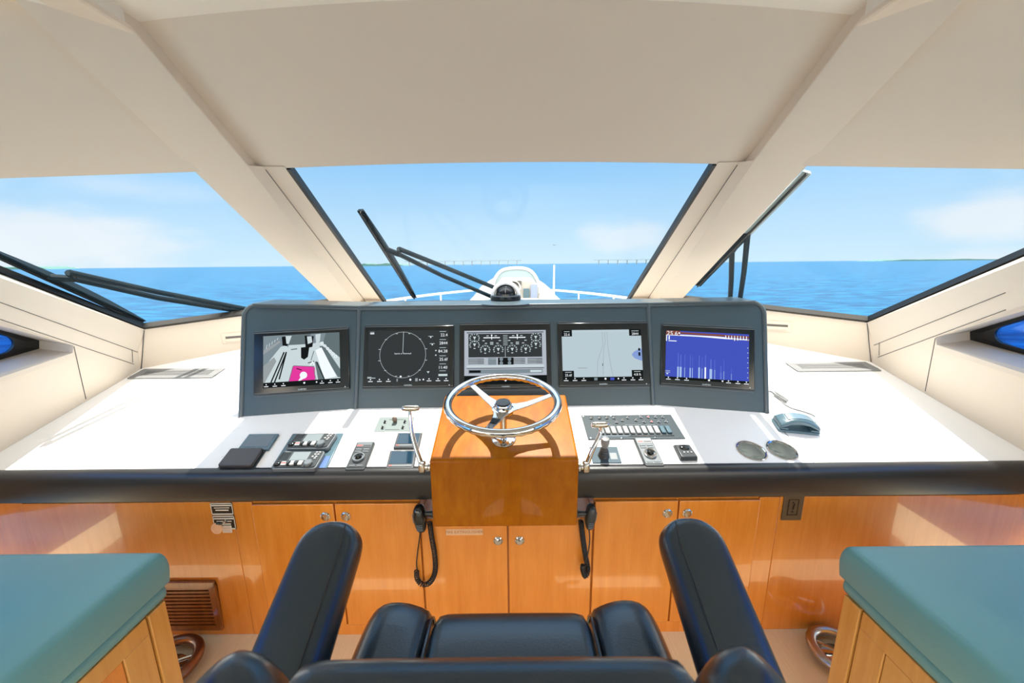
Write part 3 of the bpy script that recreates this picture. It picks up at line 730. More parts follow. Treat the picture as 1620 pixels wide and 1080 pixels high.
for k in range(24):
    a = 2*PI*k/24; G = F @ M.Rotation(a, 4, 'Z'); b.box(.0385, .0402, -.001, .001, .044, .050, F @ T(0, -.012, 0) @ M.Rotation(a, 4, 'Z'))
b.box(-.001, .001, -.062, -.060, .042, .07, F); b.build('card_marks', whitepl, card)

# ------------------------------------------------------------------ cabinets under the dash
YC = 1.38
def cx_(px, py): return onY(px, py, YC).x
def cz_(px, py): return onY(px, py, YC).z
XB = [-1.022, -.686, -.345, .012, .362, .702, 1.032]
def knob(b_parent, x, z, y=YC-.018):
    F = axes((x, y, z), (0, -1, 0))
    k = MB().lathe([(.0195, 0), (.0195, .003), (.016, .006), (.0145, .0035), (.0135, .0035), (.0135, .008), (0, .0095)], F, 24).build('knob', chrome, b_parent)
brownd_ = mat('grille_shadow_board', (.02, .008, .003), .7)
def cab(x0, x1, xm, top, label, kz, kx, sticker=None, kh=None):
    t = thing('console_cabinet', V(((x0+x1)/2, 1.5, 0)), label, 'cabinet', 'cabinets under the dash')
    MB().box(x0, x1, YC, 1.64, .0, top).build('carcass', woodm, t)
    MB().box(x0, x1, YC-.008, YC, .0, .055).build('plinth', woodm, t)
    for j, (a, c) in enumerate(((x0, xm), (xm, x1))):
        d = MB().box(a+.003, c-.003, YC-.018, YC-.001, .060, top-.004).build('door', woodm, t, bevel=.003)
        knob(d, kx[j], kz)
        if sticker and j == 0:
            p, q = onY(705, 837, YC-.019), onY(764, 846, YC-.019)
            o = MB().box(p.x, q.x, YC-.0188, YC-.018, q.z, p.z); o.build('door_label', mat('label_tape', (.66, .40, .22), .5), d)
            MB().text('FIRE EXTINGUISHER', (p.z-q.z)*.62, axes(((p.x+q.x)/2, YC-.0193, (p.z+q.z)/2), (0, -1, 0))).build('label_text', mat('label_ink', (.30, .13, .06), .6), d, smooth=False)
    return t
zk = onY(514, 812, YC).z
cab(XB[0], XB[2], XB[1], .649, 'double-door cherry cabinet under the dash, port of the wheel box', zk, (XB[1]-.038, XB[1]+.044))
cab(XB[2]+.001, XB[4]-.001, XB[3], .578, 'low double-door cherry cabinet directly beneath the wheel box', onY(783, 850, YC).z, (XB[3]-.04, XB[3]+.048), True)
cab(XB[4], XB[6], XB[5], .649, 'double-door cherry cabinet under the dash, starboard of the wheel box', zk, (XB[5]-.044, XB[5]+.036))
for sx, nm in ((-1, 'port'), (1, 'starboard')):
    x0 = XB[0]-.001 if sx < 0 else XB[6]+.001; xs = x0+sx*.085; xe = sx*(ex+.03)
    t = thing('console_side_panel', V((xs, 1.45, 0)), 'long varnished cherry side panel with %s' % ('a louvred wooden grille low down' if sx < 0 else 'a brown outlet plate near its top edge'), 'panel')
    a, c = sorted((x0, xs)); MB().box(a+.001, c-.001, YC-.004, YC+.03, 0, .649).build('pilaster', woodm, t, bevel=.002)
    xj = cx_(35, 800) if sx < 0 else cx_(1612, 790)
    a, c = sorted((xs, xj)); MB().box(a+.0015, c-.0015, YC-.002, YC+.03, 0, .649).build('main_panel', woodm, t, bevel=.002)
    a, c = sorted((xj, xe)); MB().box(a+.0015, c-.0015, YC+.002, YC+.03, 0, .649).build('end_panel', woodm, t, bevel=.002)
    if sx < 0:
        p, q = onY(336, 922, YC-.02), onY(351, 1003, YC-.02)
        g0, g1, z0, z1 = p.x-.40, p.x, .035, p.z
        gr = thing('vent_grille', V((g0, YC-.002, z0)), 'dark wooden louvred air grille set low in the cherry panel', 'vent')
        fo = MB(); w = .028
        for (a, c, e, f) in ((g0, g1, z1-w, z1), (g0, g1, z0, z0+w), (g0, g0+w, z0+w, z1-w), (g1-w, g1, z0+w, z1-w)): fo.box(a, c, YC-.016, YC-.002, e, f)
        fo.build('grille_frame', grillem, gr, bevel=.003)
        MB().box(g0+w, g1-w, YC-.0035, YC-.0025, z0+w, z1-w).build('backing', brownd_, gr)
        n = 11
        for k in range(n):
            z = z0+w+(z1-z0-2*w)*(k+.5)/n
            MB().box(g0+w, g1-w, YC-.012, YC-.0035, z-.0045, z+.0045).build('slat', grillem, gr)
# key notice and outlet plate
p0, p1 = onY(333, 795, YC-.004), onY(367, 832, YC-.004)
zt, zb = p0.z, p1.z; xa, xb = p0.x, p0.x+.088
t = thing('notice_plate', V((xa, YC-.004, zb)), 'black notice plates with pale lettering lines, a key and tags hanging from them', 'notice')
platem = mat('plate_black', (.015, .013, .010), .3); ivory = mat('ivory_print', (.75, .70, .58), .4); tagm = mat('round_tag', (.85, .50, .28), .4)
zm = zt-(zt-zb)*.52
for (za, zc) in ((zt, zm+.004), (zm-.001, zb-.012)):
    pl = MB().box(xa, xb, YC-.007, YC-.0025, zc, za).build('plate', platem, t, bevel=.001)
    o = MB()
    for (u0, u1, v0, v1) in ((.0, 1, .92, 1), (.0, 1, 0, .10), (0, .03, 0, 1), (.97, 1, 0, 1), (.05, .95, .74, .84), (.15, .85, .56, .62), (.2, .8, .34, .44)):
        o.box(xa+(xb-xa)*u0, xa+(xb-xa)*u1, YC-.0078, YC-.007, zc+(za-zc)*v0, zc+(za-zc)*v1)
    o.build('print', ivory, pl)
k = onY(356, 825, YC-.012)
MB().lathe([(.007, 0), (.007, .010), (0, .011)], axes((k.x, YC-.007, k.z), (0, -1, 0)), 16).build('lock', chrome, t)
b = MB(); b.tube([V((k.x, YC-.02, k.z)), V((k.x-.012, YC-.021, k.z-.006)), V((k.x-.03, YC-.021, k.z-.002))], .003, 8)
b.build('key', steel, t)
g = onY(344, 835, YC-.012); MB().lathe([(0, 0), (.022, 0), (.024, .003), (.022, .006), (.014, .006), (.013, .004), (0, .004)], axes((g.x, YC-.012, g.z), (0, -1, .1)), 28).build('round_tag', tagm, t)
g = onY(359, 837, YC-.012); tg = MB().box(-.019, .019, -.016, .016, 0, .0012, axes((g.x, YC-.010, g.z), (0, -1, .05))).build('card_tag', ivory, t)
o = MB()
for k_ in range(4): o.box(-.015, .015, -.012+.007*k_, -.010+.007*k_, .0012, .0015, axes((g.x, YC-.010, g.z), (0, -1, .05)))
o.build('print', mat('tag_ink', (.6, .25, .15), .5), tg)
p0, p1 = onY(1241, 781, YC-.004), onY(1265, 822, YC-.004)
brown = mat('brown_plate', (.085, .060, .035), .4); brownd = mat('brown_plate_dark', (.03, .018, .010), .4)
F = axes(((p0.x+p1.x)/2+.002, YC-.002, (p0.z+p1.z)/2), (0, -1, 0)); hw, hh = .041, (p0.z-p1.z)/2
t = thing('outlet_plate', F.translation, 'brown outlet plate on the cherry panel just under the padded edge', 'outlet')
MB().box(-hw, hw, -hh, hh, 0, .005, F).build('cover', brown, t, bevel=.002)
fr = MB()
for (a, c, e, f) in ((-.021, .021, .033, .036), (-.021, .021, -.036, -.033), (-.021, -.018, -.036, .036), (.018, .021, -.036, .036)): fr.box(a, c, e, f, .005, .0065, F)
fr.build('insert_frame', brownd, t)
MB().tube([F @ V(q) for q in ((-.004, .024, .006), (.004, .018, .007), (.002, .006, .007), (0, -.008, .007))], .0025, 6).build('lever', brownd, t)
MB().lathe([(.004, 0), (.004, .002), (0, .002)], F @ T(0, -.02, .005), 10).build('screw', brownd, t)

# ------------------------------------------------------------------ wheel box (helm pod)
PX0 = .003
t = thing('helm_pod', V((PX0, 1.30, .582)), 'glossy varnished cherry box carrying the steering wheel', 'helm pod')
prof = [(1.30, .582), (1.30, .865), (1.675, .989), (1.675, .80), (1.42, .60), (1.42, .582)]
hw = .280
MB().loft([[V((PX0+s*hw, y, z)) for y, z in prof] for s in (-1, 1)]).build('box', podm, t, bevel=.016, seg=4)

def pod_z(y): return .865+.3307*(y-1.30)
# steering wheel
cb = onY(797, 692, 1.413); BX = cb.x
base = V((BX, 1.405, pod_z(1.405)))
cdir = V((0, -.16, .987)).normalized(); hub = base+cdir*.137
t = thing('steering_wheel', base, 'chrome three-spoke steering wheel with scalloped finger grips', 'steering wheel')
pn = V((0, -.314, .949)); fl = axes(base+pn*.0005, pn)
flg = MB().lathe([(.048, 0), (.048, .003), (.045, .005), (0, .005)], fl, 36).build('base_flange', chrome, t)
for k in range(4):
    a = PI/4+PI/2*k; MB().lathe([(.006, 0), (.0055, .003), (0, .004)], fl @ T(.036*math.cos(a), .036*math.sin(a), .005), 12).build('bolt', steel, flg)
MB().tube([base-cdir*.004, hub], .0135, 20).build('column', chrome, t)
wd = V((0, -.17, .985)).normalized(); WF = axes(hub, wd, V((0, 1, 0)))
WF = frame(hub, V((1, 0, 0)), wd.cross(V((1, 0, 0))), wd)
MB().lathe([(.040, -.012), (.043, -.004), (.043, .003), (.034, .006), (.033, .022), (.029, .027), (0, .028)], WF, 36).build('hub', chrome, t)
MB().lathe([(.0285, .0275), (.0275, .031), (0, .032)], WF, 32).build('hub_cap', bezelm, t)
RW = .209; RZ = .034
b = MB(); n = 160; rings = []
for i in range(n+1):
    a = 2*PI*i/n; c = WF @ V((RW*math.cos(a), RW*math.sin(a), RZ)); er = (WF.to_3x3() @ V((math.cos(a), math.sin(a), 0)))
    ring = []
    for j in range(16):
        q = 2*PI*j/16; rr = .0152; low = max(0., -math.sin(q)); inn = max(0, -math.cos(q))
        rr += .0035*low*(.5+.5*math.cos(a*40))-.002*low
        ring.append(c+er*(rr*math.cos(q))+wd*(rr*math.sin(q)))
    rings.append(ring)
b.loft(rings, caps=False); b.build('rim', chrome, t)
for a in (15, 133, 254):
    a = math.radians(a); G = WF @ M.Rotation(a, 4, 'Z'); rr = []
    for (x, w, z, th) in ((.030, .030, .004, .005), (.06, .021, .004, .005), (.10, .0165, .008, .0045), (.15, .0135, .020, .004), (.205, .0125, .034, .004)):
        rr.append([G @ V(q) for q in ((x, -w, z-th), (x, w, z-th), (x, w, z), (x, -w, z))])
    MB().loft(rr).build('spoke', steel if False else chrome, t, bevel=.0015)

# throttle levers beside the wheel box
def throttle(sx, pts, label):
    s = sx
    P = [onY(px, py, y) for px, py, y in pts]
    base = P[0]
    t = thing('throttle_lever', base, label, 'lever', 'throttle levers beside the wheel box')
    bx = s*.288+PX0
    MB().lathe([(.019, 0), (.019, .006), (.013, .010), (.013, abs(P[0].x-bx)+.008), (0, abs(P[0].x-bx)+.009)], axes((bx, base.y, base.z), (s, 0, 0)), 20).build('pivot', steel, t)
    MB().pillow(.014, .016, .022, T(*base), 4, 6).build('pivot_block', steel, t)
    sp = spline(P, 6); rr = [.0105-.0045*i/(len(sp)-1) for i in range(len(sp))]
    MB().tube(sp, rr, 12).build('shaft', chrome, t)
    e = P[-1]; L_ = .034
    pr = [(0, -L_), (.008, -L_), (.0115, -L_+.004), (.0125, -L_*.5), (.0125, L_*.5), (.0115, L_-.004), (.008, L_), (0, L_)]
    MB().lathe(pr, axes(e+V((-.004*s, 0, .004)), (1, 0, 0)), 18).build('grip', steel, t)
throttle(-1, ((668, 738, 1.352), (659, 712, 1.375), (652, 685, 1.40), (649, 660, 1.42), (648, 647, 1.425)), 'polished T-handled throttle lever standing upright, port side of the wheel box')
throttle(1, ((927, 738, 1.352), (936, 715, 1.360), (944, 698, 1.37), (950, 684, 1.385), (951, 673, 1.385)), 'polished T-handled throttle lever pulled lower, beside the grey joystick')

# hand microphones with coiled cords on the sides of the wheel box
def coil(path, R_, r_, turns):
    P = spline(path, 10); L_ = [0]
    for a, c in zip(P, P[1:]): L_.append(L_[-1]+(c-a).length)
    n = turns*9; out = []; u = None
    for i in range(n+1):
        d = L_[-1]*i/n; k = 0
        while k < len(P)-2 and L_[k+1] < d: k += 1
        f = (d-L_[k])/max(1e-9, L_[k+1]-L_[k]); p = P[k].lerp(P[k+1], f); tn = (P[k+1]-P[k]).normalized()
        if u is None: u = tn.orthogonal().normalized()
        u = (u-tn*u.dot(tn)).normalized(); w = tn.cross(u); a = 2*PI*turns*i/n
        out.append(p+u*(R_*math.cos(a))+w*(R_*math.sin(a)))
    return out
def mic(s, body_px, size, clip_px, coil_px, cord_px, label, y=1.345):
    B = onY(*body_px, y)
    t = thing('hand_microphone', B, label, 'microphone', 'hand microphones on the wheel box')
    F = T(*B) @ M.Rotation(math.radians(5)*s, 4, 'Y')
    def sh(q): return V((q.x*(1-.22*(-q.z/size[2] if q.z < 0 else 0)), q.y*(1-.15*max(0, -q.z/size[2])), q.z))
    bd = MB().pillow(size[0], size[1], size[2], F, 3.2, 10, fn=sh).build('body', plastic if s > 0 else bezelm, t)
    o = MB()
    for k in range(4): o.box(-size[0]*.5, size[0]*.5, -size[1]-.001, -size[1]+.004, -size[2]*.25+k*.007-.02, -size[2]*.25+k*.007-.017, F)
    o.build('speaker_slots', plasticg, bd)
    MB().box(-.003, .003, -.012, .012, -.02, .015, F @ T(-s*0+ s*(size[0]), .0, .01)).build('talk_key', plasticg, bd)
    c = onY(*clip_px, y); bx = s*.283+PX0
    F3 = axes((bx, y, c.z), (s, 0, 0))
    MB().lathe([(.017, 0), (.017, .005), (.010, .008), (.008, abs(B.x-bx)-size[0]*.7), (0, abs(B.x-bx)-size[0]*.7)], F3, 16).build('hanger_clip', plastic, t)
    pth = [onY(px, py, y+dy) for px, py, dy in coil_px]
    MB().tube(coil(pth, .0085, .0026, 46), .0027, 6).build('coiled_cord', rubber, t)
    MB().tube(spline([onY(px, py, y+dy) for px, py, dy in cord_px], 8), .0026, 8).build('straight_cord', rubber, t)
mic(-1, (665, 820), (.024, .028, .058), (680, 812), ((680, 826, .0), (683, 850, 0), (688, 880, .0), (688, 905, 0), (680, 921, 0), (668, 924, 0), (660, 915, 0), (659, 902, 0)),
    ((665, 842, .0), (661, 870, .0), (659, 890, 0), (660, 902, 0)), 'black hand microphone with a long looping coiled cord, port side of the wheel box')
mic(1, (934, 817), (.019, .028, .054), (919, 812), ((919, 824, 0), (922, 850, 0), (926, 878, 0), (930, 900, -.01), (926, 911, -.02), (922, 900, -.028), (923, 893, -.03)),
    ((932, 838, -.01), (933, 855, -.02), (930, 875, -.03), (925, 892, -.03)), 'dark grey hand microphone with a short doubled coiled cord, starboard side of the wheel box')

# ------------------------------------------------------------------ instruments set into the dash
def dbox(c4, h=0.):       # pixel corners FL FR BR BL on the dash plane lifted by h
    q = [duv(*p, h) for p in c4]
    v0 = (q[0][1]+q[1][1])/2; v1 = (q[2][1]+q[3][1])/2
    u0 = (q[0][0]+q[3][0])/2; u1 = (q[1][0]+q[2][0])/2
    sk = ((q[3][0]-q[0][0])+(q[2][0]-q[1][0]))/2/(v1-v0)
    vv = (D_V+D_U*sk); o = DF @ V(((q[0][0]+q[1][0])/2-(q[1][0]-q[0][0])/2, v0, 0))
    return frame(DF @ V((q[0][0], v0, 0)), D_U, vv, D_W), u1-u0, v1-v0
def on_dash(name, c4, h, label, cat, group=None):
    F, w, d = dbox(c4, h); return thing(name, F @ V((w/2, d/2, 0)), label, cat, group), F, w, d
# small touch display
t, F, w, d = on_dash('control_display', ((375, 711), (424, 711), (441, 686), (394, 686)), .010, 'small slate-framed touch display with a light streak across its glass, aft of the port display', 'display')
MB().box(0, w, 0, d, 0, .010, F).build('case', slatem, t, bevel=.002)
MB().box(w*.10, w*.90, d*.18, d*.90, .010, .0106, F).build('glass', dglass, t)
# covered display
t, F, w, d = on_dash('covered_display', ((343, 742), (400, 742), (421, 712), (365, 712)), .004, 'small display hidden under a flat black weather cover near the padded edge', 'display')
MB().box(0, w, 0, d, 0, .006, F).build('base_plate', plastic, t, bevel=.002)
MB().prism(rrect(.006, w-.006, .004, d-.004, .008), .006, .022, F).build('cover', mat('cover_rubber', (.045, .038, .040), .45), t, bevel=.003)
# two VHF radios on one mounting plate
t, PF, pw, pd = on_dash('radio_mount', ((426, 743), (511, 743), (543, 685), (459, 685)), .006, 'slate mounting plate under the two marine radios', 'mount')
MB().box(0, pw, 0, pd, .0, .006, PF).build('plate', slatem, t, bevel=.003)
MB().box(pw*.84, pw*.97, pd*.04, pd*.34, .006, .0075, PF).build('card_slot', mat('blue_sheen', (.10, .17, .36), .2), t)
MB().lathe([(.004, 0), (.004, .003), (0, .003)], PF @ T(pw*.9, pd*.52, .006), 10).build('screw', chrome, t)
def radio(c4, h, label):
    F, w, d = dbox(c4, h); F = F @ T(0, 0, .0065)
    t = thing('marine_radio', F @ V((w/2, d/2, 0)), label, 'radio', 'marine radios on the mounting plate')
    MB().prism(rrect(0, w, 0, d, .012), 0, .020, F).build('case', plasticg, t, bevel=.003)
    MB().prism(rrect(.006, w-.006, .005, d-.004, .010), .020, .024, F).build('face', plastic, t, bevel=.002)
    MB().box(w*.30, w*.70, d*.42, d*.90, .024, .0246, F).build('lcd_screen', lcd, t)
    o = MB()
    for k in range(6): o.box(w*.05, w*.25, d*(.46+.075*k), d*(.49+.075*k), .024, .0255, F)
    o.build('speaker_grille', bezelm, t)
    MB().text('Standard', d*.07, F @ T(w*.14, d*.93, .0246)).build('logo', keym, t, smooth=False)
    MB().pillow(.012, .010, .007, F @ T(w*.10, d*.22, .026), 4, 5).build('jack_cap', bezelm, t)
    MB().box(w*.19, w*.31, d*.12, d*.32, .024, .030, F).build('red_key', keym, t, bevel=.002); MB().box(w*.20, w*.30, d*.20, d*.26, .0302, .0306, F).build('red_key_mark', redm, t)
    for x in (.44, .62): MB().box(w*(x-.05), w*(x+.05), d*.12, d*.34, .024, .032, F).build('key', keym, t, bevel=.002)
    for (x, r_) in ((.36, .008), (.53, .008), (.80, .016)): MB().lathe([(r_, 0), (r_, .010), (r_*.8, .013), (0, .013)], F @ T(w*x, d*.22, .024), 18).build('knob', plastic if r_ < .01 else plasticg, t)
    for (x, y) in ((.80, .62), (.88, .62), (.83, .75), (.90, .75), (.84, .87), (.91, .87), (.87, .52)): MB().box(w*(x-.025), w*(x+.025), d*(y-.035), d*(y+.035), .024, .0265, F).build('button', keym, t, bevel=.001)
radio(((427, 739), (498, 739), (514, 711), (447, 711)), .034, 'nearer of two marine radios stacked on the dash, standing by the padded edge')
radio(((450, 707), (516, 707), (533, 683), (468, 683)), .034, 'farther of two marine radios stacked on the dash, behind its twin')
# twin keypad controllers
def keypad(c4, label, light):
    F, w, d = dbox(c4, .016)
    t = thing('keypad_controller', F @ V((w/2, d/2, 0)), label, 'control keypad', 'rotary keypads on the dash')
    MB().prism(rrect(0, w, 0, d, .006), 0, .014, F).build('case', plastic, t, bevel=.003)
    MB().prism(rrect(.004, w-.004, .010, d-.003, .005), .014, .016, F).build('face', plasticg if light else plastic, t, bevel=.001)
    MB().box(w*.1, w*.9, d*.80, d*.96, .016, .0166, F).build('name_strip', keym if light else plasticg, t)
    MB().box(w*.12, w*.42, d*.82, d*.86, .0166, .017, F).build('red_mark', redm, t)
    MB().box(w*.45, w*.88, d*.82, d*.86, .0166, .017, F).build('print', plastic, t)
    for y in (.62, .70):
        for x in (.3, .7): MB().box(w*(x-.16), w*(x+.16), d*(y-.025), d*(y+.025), .016, .018, F).build('button', plasticg, t, bevel=.001)
    for x in (.3, .7): MB().box(w*(x-.16), w*(x+.16), d*.10, d*.14, .016, .018, F).build('button', plasticg, t, bevel=.001)
    r_ = w*.33; c = F @ V((w*.5, d*.38, .016)); K = frame(c, D_U, D_V, D_W)
    MB().lathe([(r_, 0), (r_, .004), (r_*.93, .010), (r_*.72, .010), (r_*.68, .005), (0, .005)], K, 30).build('rotary_ring', chrome if light else plasticg, t)
    MB().lathe([(r_*.5, .005), (r_*.5, .012), (r_*.35, .018), (0, .019)], K, 22).build('joystick_knob', bezelm, t)
keypad(((545, 742), (577, 742), (593, 698), (566, 698)), 'upright dark rotary keypad between the radios and the steering wheel box', False)
keypad(((1022, 737), (1051, 735), (1030, 691), (1002, 692)), 'rotary keypad with pale name strip just aft of the switch panel', True)
# silver trim-tab switch plate
t, F, w, d = on_dash('switch_plate', ((591, 682), (650, 682), (656, 659), (602, 660)), .002, 'small silver plate with toggle switches forward of the two black gauges', 'switch plate')
MB().box(0, w, 0, d, 0, .002, F).build('plate', mat('pale_alloy', (.21, .25, .245), .5, spec=.1), t, bevel=.0008)
tw = MB().pillow(.011, .006, .016, frame(F @ V((w*.5, d*.62, .018)), D_U, D_V, D_W), 3, 7).build('rocker', mat('bronze_key', (.22, .16, .13), .3, .5), t)
for x in (.22, .78):
    for y in (.62, .22):
        K = frame(F @ V((w*x, d*y, .002)), D_U, D_V, D_W)
        tg = MB().lathe([(.008, 0), (.008, .002), (.004, .003), (.003, .014), (0, .015)], K, 14).build('toggle', plastic, t)
for y in (.80, .10): MB().box(w*.3, w*.7, d*y, d*(y+.03), .002, .0024, F).build('print', plastic, t)
# two black digital gauges
for (c4, label) in ((((610, 741), (655, 741), (659, 712), (618, 712)), 'black square digital gauge nearest the padded edge beside the throttle lever'),
                    (((622, 708), (661, 708), (668, 684), (628, 684)), 'black square digital gauge directly below the silver switch plate')):
    F, w, d = dbox(c4, .010)
    t = thing('digital_gauge', F @ V((w/2, d/2, 0)), label, 'gauge', 'digital gauges beside the throttle')
    MB().box(0, w, 0, d, 0, .010, F).build('case', plastic, t, bevel=.003)
    MB().box(w*.08, w*.92, d*.26, d*.94, .010, .0108, F).build('glass', dglass, t)
    MB().box(w*.08, w*.92, d*.10, d*.20, .010, .0118, F).build('button_bar', plasticg, t, bevel=.0008)
    MB().box(w*.42, w*.58, d*.95, d*.98, .010, .0108, F).build('logo', keym, t)
    MB().box(w*.09, w*.2, d*.12, d*.18, .0118, .0122, F).build('red_mark', redm, t)
# long switch panel
t, F, w, d = on_dash('helm_switchboard', ((931, 696), (1082, 692), (1061, 655), (918, 657)), .004, 'long grey switch panel with round indicators and a row of pale rocker switches', 'switch panel')
MB().box(0, w, 0, d, 0, .004, F).build('plate', mat('switch_plate_grey', (.035, .05, .06), .55, spec=.25), t, bevel=.001)
K = lambda x, y, z=.004: frame(F @ V((w*x, d*y, z)), D_U, D_V, D_W)
for i, x in enumerate((.16, .225, .29, .355, .42, .485, .55, .615, .68, .745, .81, .87)):
    MB().box(-.0100, .0100, -.022, .024, 0, .009, K(x, .32)).build('rocker_switch', keym if i < 10 else slatem, t, bevel=.003)
fr = MB()
fr.box(w*.12, w*.90, d*.10, d*.115, .004, .006, F); fr.build('switch_rail', chrome, t)
for (x, y) in ((.10, .86), (.19, .86), (.27, .86), (.35, .86), (.10, .67), (.36, .67), (.43, .75), (.50, .86), (.58, .75), (.65, .88), (.73, .88), (.66, .68), (.74, .68), (.81, .88), (.89, .88), (.82, .68), (.90, .68)):
    MB().lathe([(.0085, 0), (.0085, .004), (.006, .005), (.005, .003), (0, .003)], K(x, y), 16).build('indicator', chrome, t)
    MB().disc(.005, .0035, K(x, y), 12).build('indicator_lens', redm if (x, y) in ((.74, .68), (.73, .88)) else plastic, t)
for (x, y) in ((.02, .95), (.33, .96), (.65, .96), (.03, .05), (.35, .04), (.70, .05)): MB().lathe([(.005, 0), (.005, .002), (0, .003)], K(x, y), 12).build('screw', chrome, t)
for (x0, x1) in ((.18, .30), (.44, .62), (.66, .76)): MB().box(w*x0, w*x1, d*.555, d*.57, .004, .0045, F).build('print', plasticg, t)
# joystick
t, F, w, d = on_dash('joystick', ((938, 733), (987, 731), (976, 706), (936, 707)), .003, 'grey thruster joystick on a square blue-grey plate beside the lowered throttle', 'joystick')
MB().box(0, w, 0, d, 0, .004, F).build('plate', mat('joystick_plate', (.065, .10, .125), .6, spec=.2), t, bevel=.001)
c = F @ V((w*.43, d*.42, .004)); up = (D_W+V((0, 0, .25))).normalized(); K = axes(c, up)
bt = MB(); pr = [(.024, 0)]
for k in range(4): pr += [(.023-.002*k, .004+.010*k), (.018-.0015*k, .009+.010*k)]
pr += [(.011, .046), (0, .046)]
bt.lathe(pr, K, 24); bt.build('rubber_boot', mat('boot_rubber', (.05, .055, .06), .5), t)
MB().lathe([(.010, .044), (.0165, .058), (.0185, .070), (.0185, .080), (.014, .089), (0, .092)], K, 24).build('grip', mat('grip_grey', (.24, .24, .24), .35), t)
MB().box(w*.66, w*.9, d*.2, d*.6, .004, .0044, F).build('print', plasticg, t)
# trim knob
t, F, w, d = on_dash('remote_control', ((1077, 725), (1104, 725), (1092, 700), (1063, 701)), .016, 'small black remote control block with an oval thumb wheel', 'remote control')
MB().loft([[F @ V(q) for q in r] for r in (((0, 0, 0), (w, 0, 0), (w, d, 0), (0, d, 0)), ((.004, .004, .022), (w-.004, .004, .022), (w-.006, d-.006, .014), (.006, d-.006, .014)))]).build('case', slatem if False else plastic, t, bevel=.004, seg=3)
K = frame(F @ V((w*.5, d*.68, .018)), D_U, D_V, D_W); MB().pillow(.020, .014, .007, K, 2.6, 8).build('thumb_wheel', bezelm, t)
for k in range(3): MB().box(w*(.28+.2*k), w*(.36+.2*k), d*.30, d*.36, .0205, .0235, F).build('mark', keym, t)
# cup holders
bowlm = mat('bowl_steel', (.26, .245, .20), .22, 1.)
for (u, v, r_), label in zip(CUPS, ('port-side one of two steel cup holders sunk in the white dash', 'starboard-side one of two steel cup holders, next to the dash seam')):
    c = DF @ V((u, v, 0)); K = frame(c, D_U, D_V, D_W)
    t = thing('cup_holder', c, label, 'cup holder', 'steel cup holders in the dash')
    MB().lathe([(r_-.0075, -.002), (r_-.008, .002), (r_-.004, .0045), (r_, .003), (r_, .0003), (r_-.004, .0003)], K, 44).build('rim', chrome, t)
    MB().lathe([(r_-.0075, .001), (r_-.009, -.07), (r_-.014, -.076), (0, -.076), (0, -.078), (r_-.012, -.078), (r_-.0068, -.07), (r_-.0066, .001)], K, 44).build('bowl', bowlm, t)
# telephone handset in its cradle
q0, q1 = dash(1226, 684), dash(1290, 688)
PHC = dash(1257, 676); ax = V((.93, -.02, 0)); ax = (D_U*.985+D_V*-.17).normalized(); ay = D_W.cross(ax).normalized()
PF = frame(PHC, ax, ay, D_W)
t = thing('telephone_handset', PHC, 'slate grey telephone handset lying in a cradle with its grey cord bundled behind', 'telephone')
hl, hw2 = .080, .038
def arch(x, z0, k): return z0+k*(1-(x/hl)**2)
rg = []
for i in range(13):
    x = -hl+2*hl*i/12; zt, zb = arch(x, .034, .030), arch(x, .018, .022); w_ = hw2*(.86 if 2 < i < 10 else 1)
    rg.append([PF @ V(q) for q in ((x, -w_, zb), (x, w_, zb), (x, w_*1.0, zt-.006), (x, w_*.75, zt), (x, -w_*.75, zt), (x, -w_, zt-.006))])
MB().loft(rg).build('handset', slatem, t, bevel=.003, seg=3)
rg = []
for i in range(9):
    x = -hl*.62+1.3*hl*i/8; zt = arch(x, .035, .030)
    rg.append([PF @ V(q) for q in ((x, -hw2*.55, zt-.004), (x, hw2*.55, zt-.004), (x, hw2*.5, zt+.002), (x, -hw2*.5, zt+.002))])
MB().loft(rg).build('grip_panel', mat('slate_sheen', (.13, .20, .25), .22), t)
MB().prism(rrect(-hl-.006, hl+.006, -hw2-.006, hw2+.004, .014), 0, .012, PF).build('cradle', slatem, t, bevel=.003)
MB().box(-hl, -hl+.035, -hw2, hw2, .012, .022, PF).build('cradle_rest', slatem, t, bevel=.002); MB().box(hl-.035, hl, -hw2, hw2, .012, .020, PF).build('cradle_rest', slatem, t, bevel=.002)
cp = [PF @ V((hl*.98, .01, .02)), dash(1291, 664, .004), dash(1288, 657, .004), dash(1272, 651, .003), dash(1252, 645, .003), dash(1240, 638, .003), dash(1232, 630, .003), dash(1222, 620, .003), dash(1213, 618, .003), dash(1206, 617, .003)]
MB().tube(spline(cp, 8), .0028, 8).build('cord', wire, t)
rr_ = random.Random(3); lp = []
for k in range(30):
    f = (k % 2); px = 1223+(1246-1223)*f+rr_.uniform(-3, 3); py = 619+(634-619)*f+rr_.uniform(-3, 3); lp.append(dash(px, py, .004+.012*rr_.random()))
MB().tube(spline(lp, 5), .0013, 6).build('cord_bundle', wire, t)

# ------------------------------------------------------------------ helm chair
XC = .030
t = thing('helm_chair', V((XC, .45, 0)), 'black leather helm chair with raised padded armrests seen from behind its backrest', 'chair')
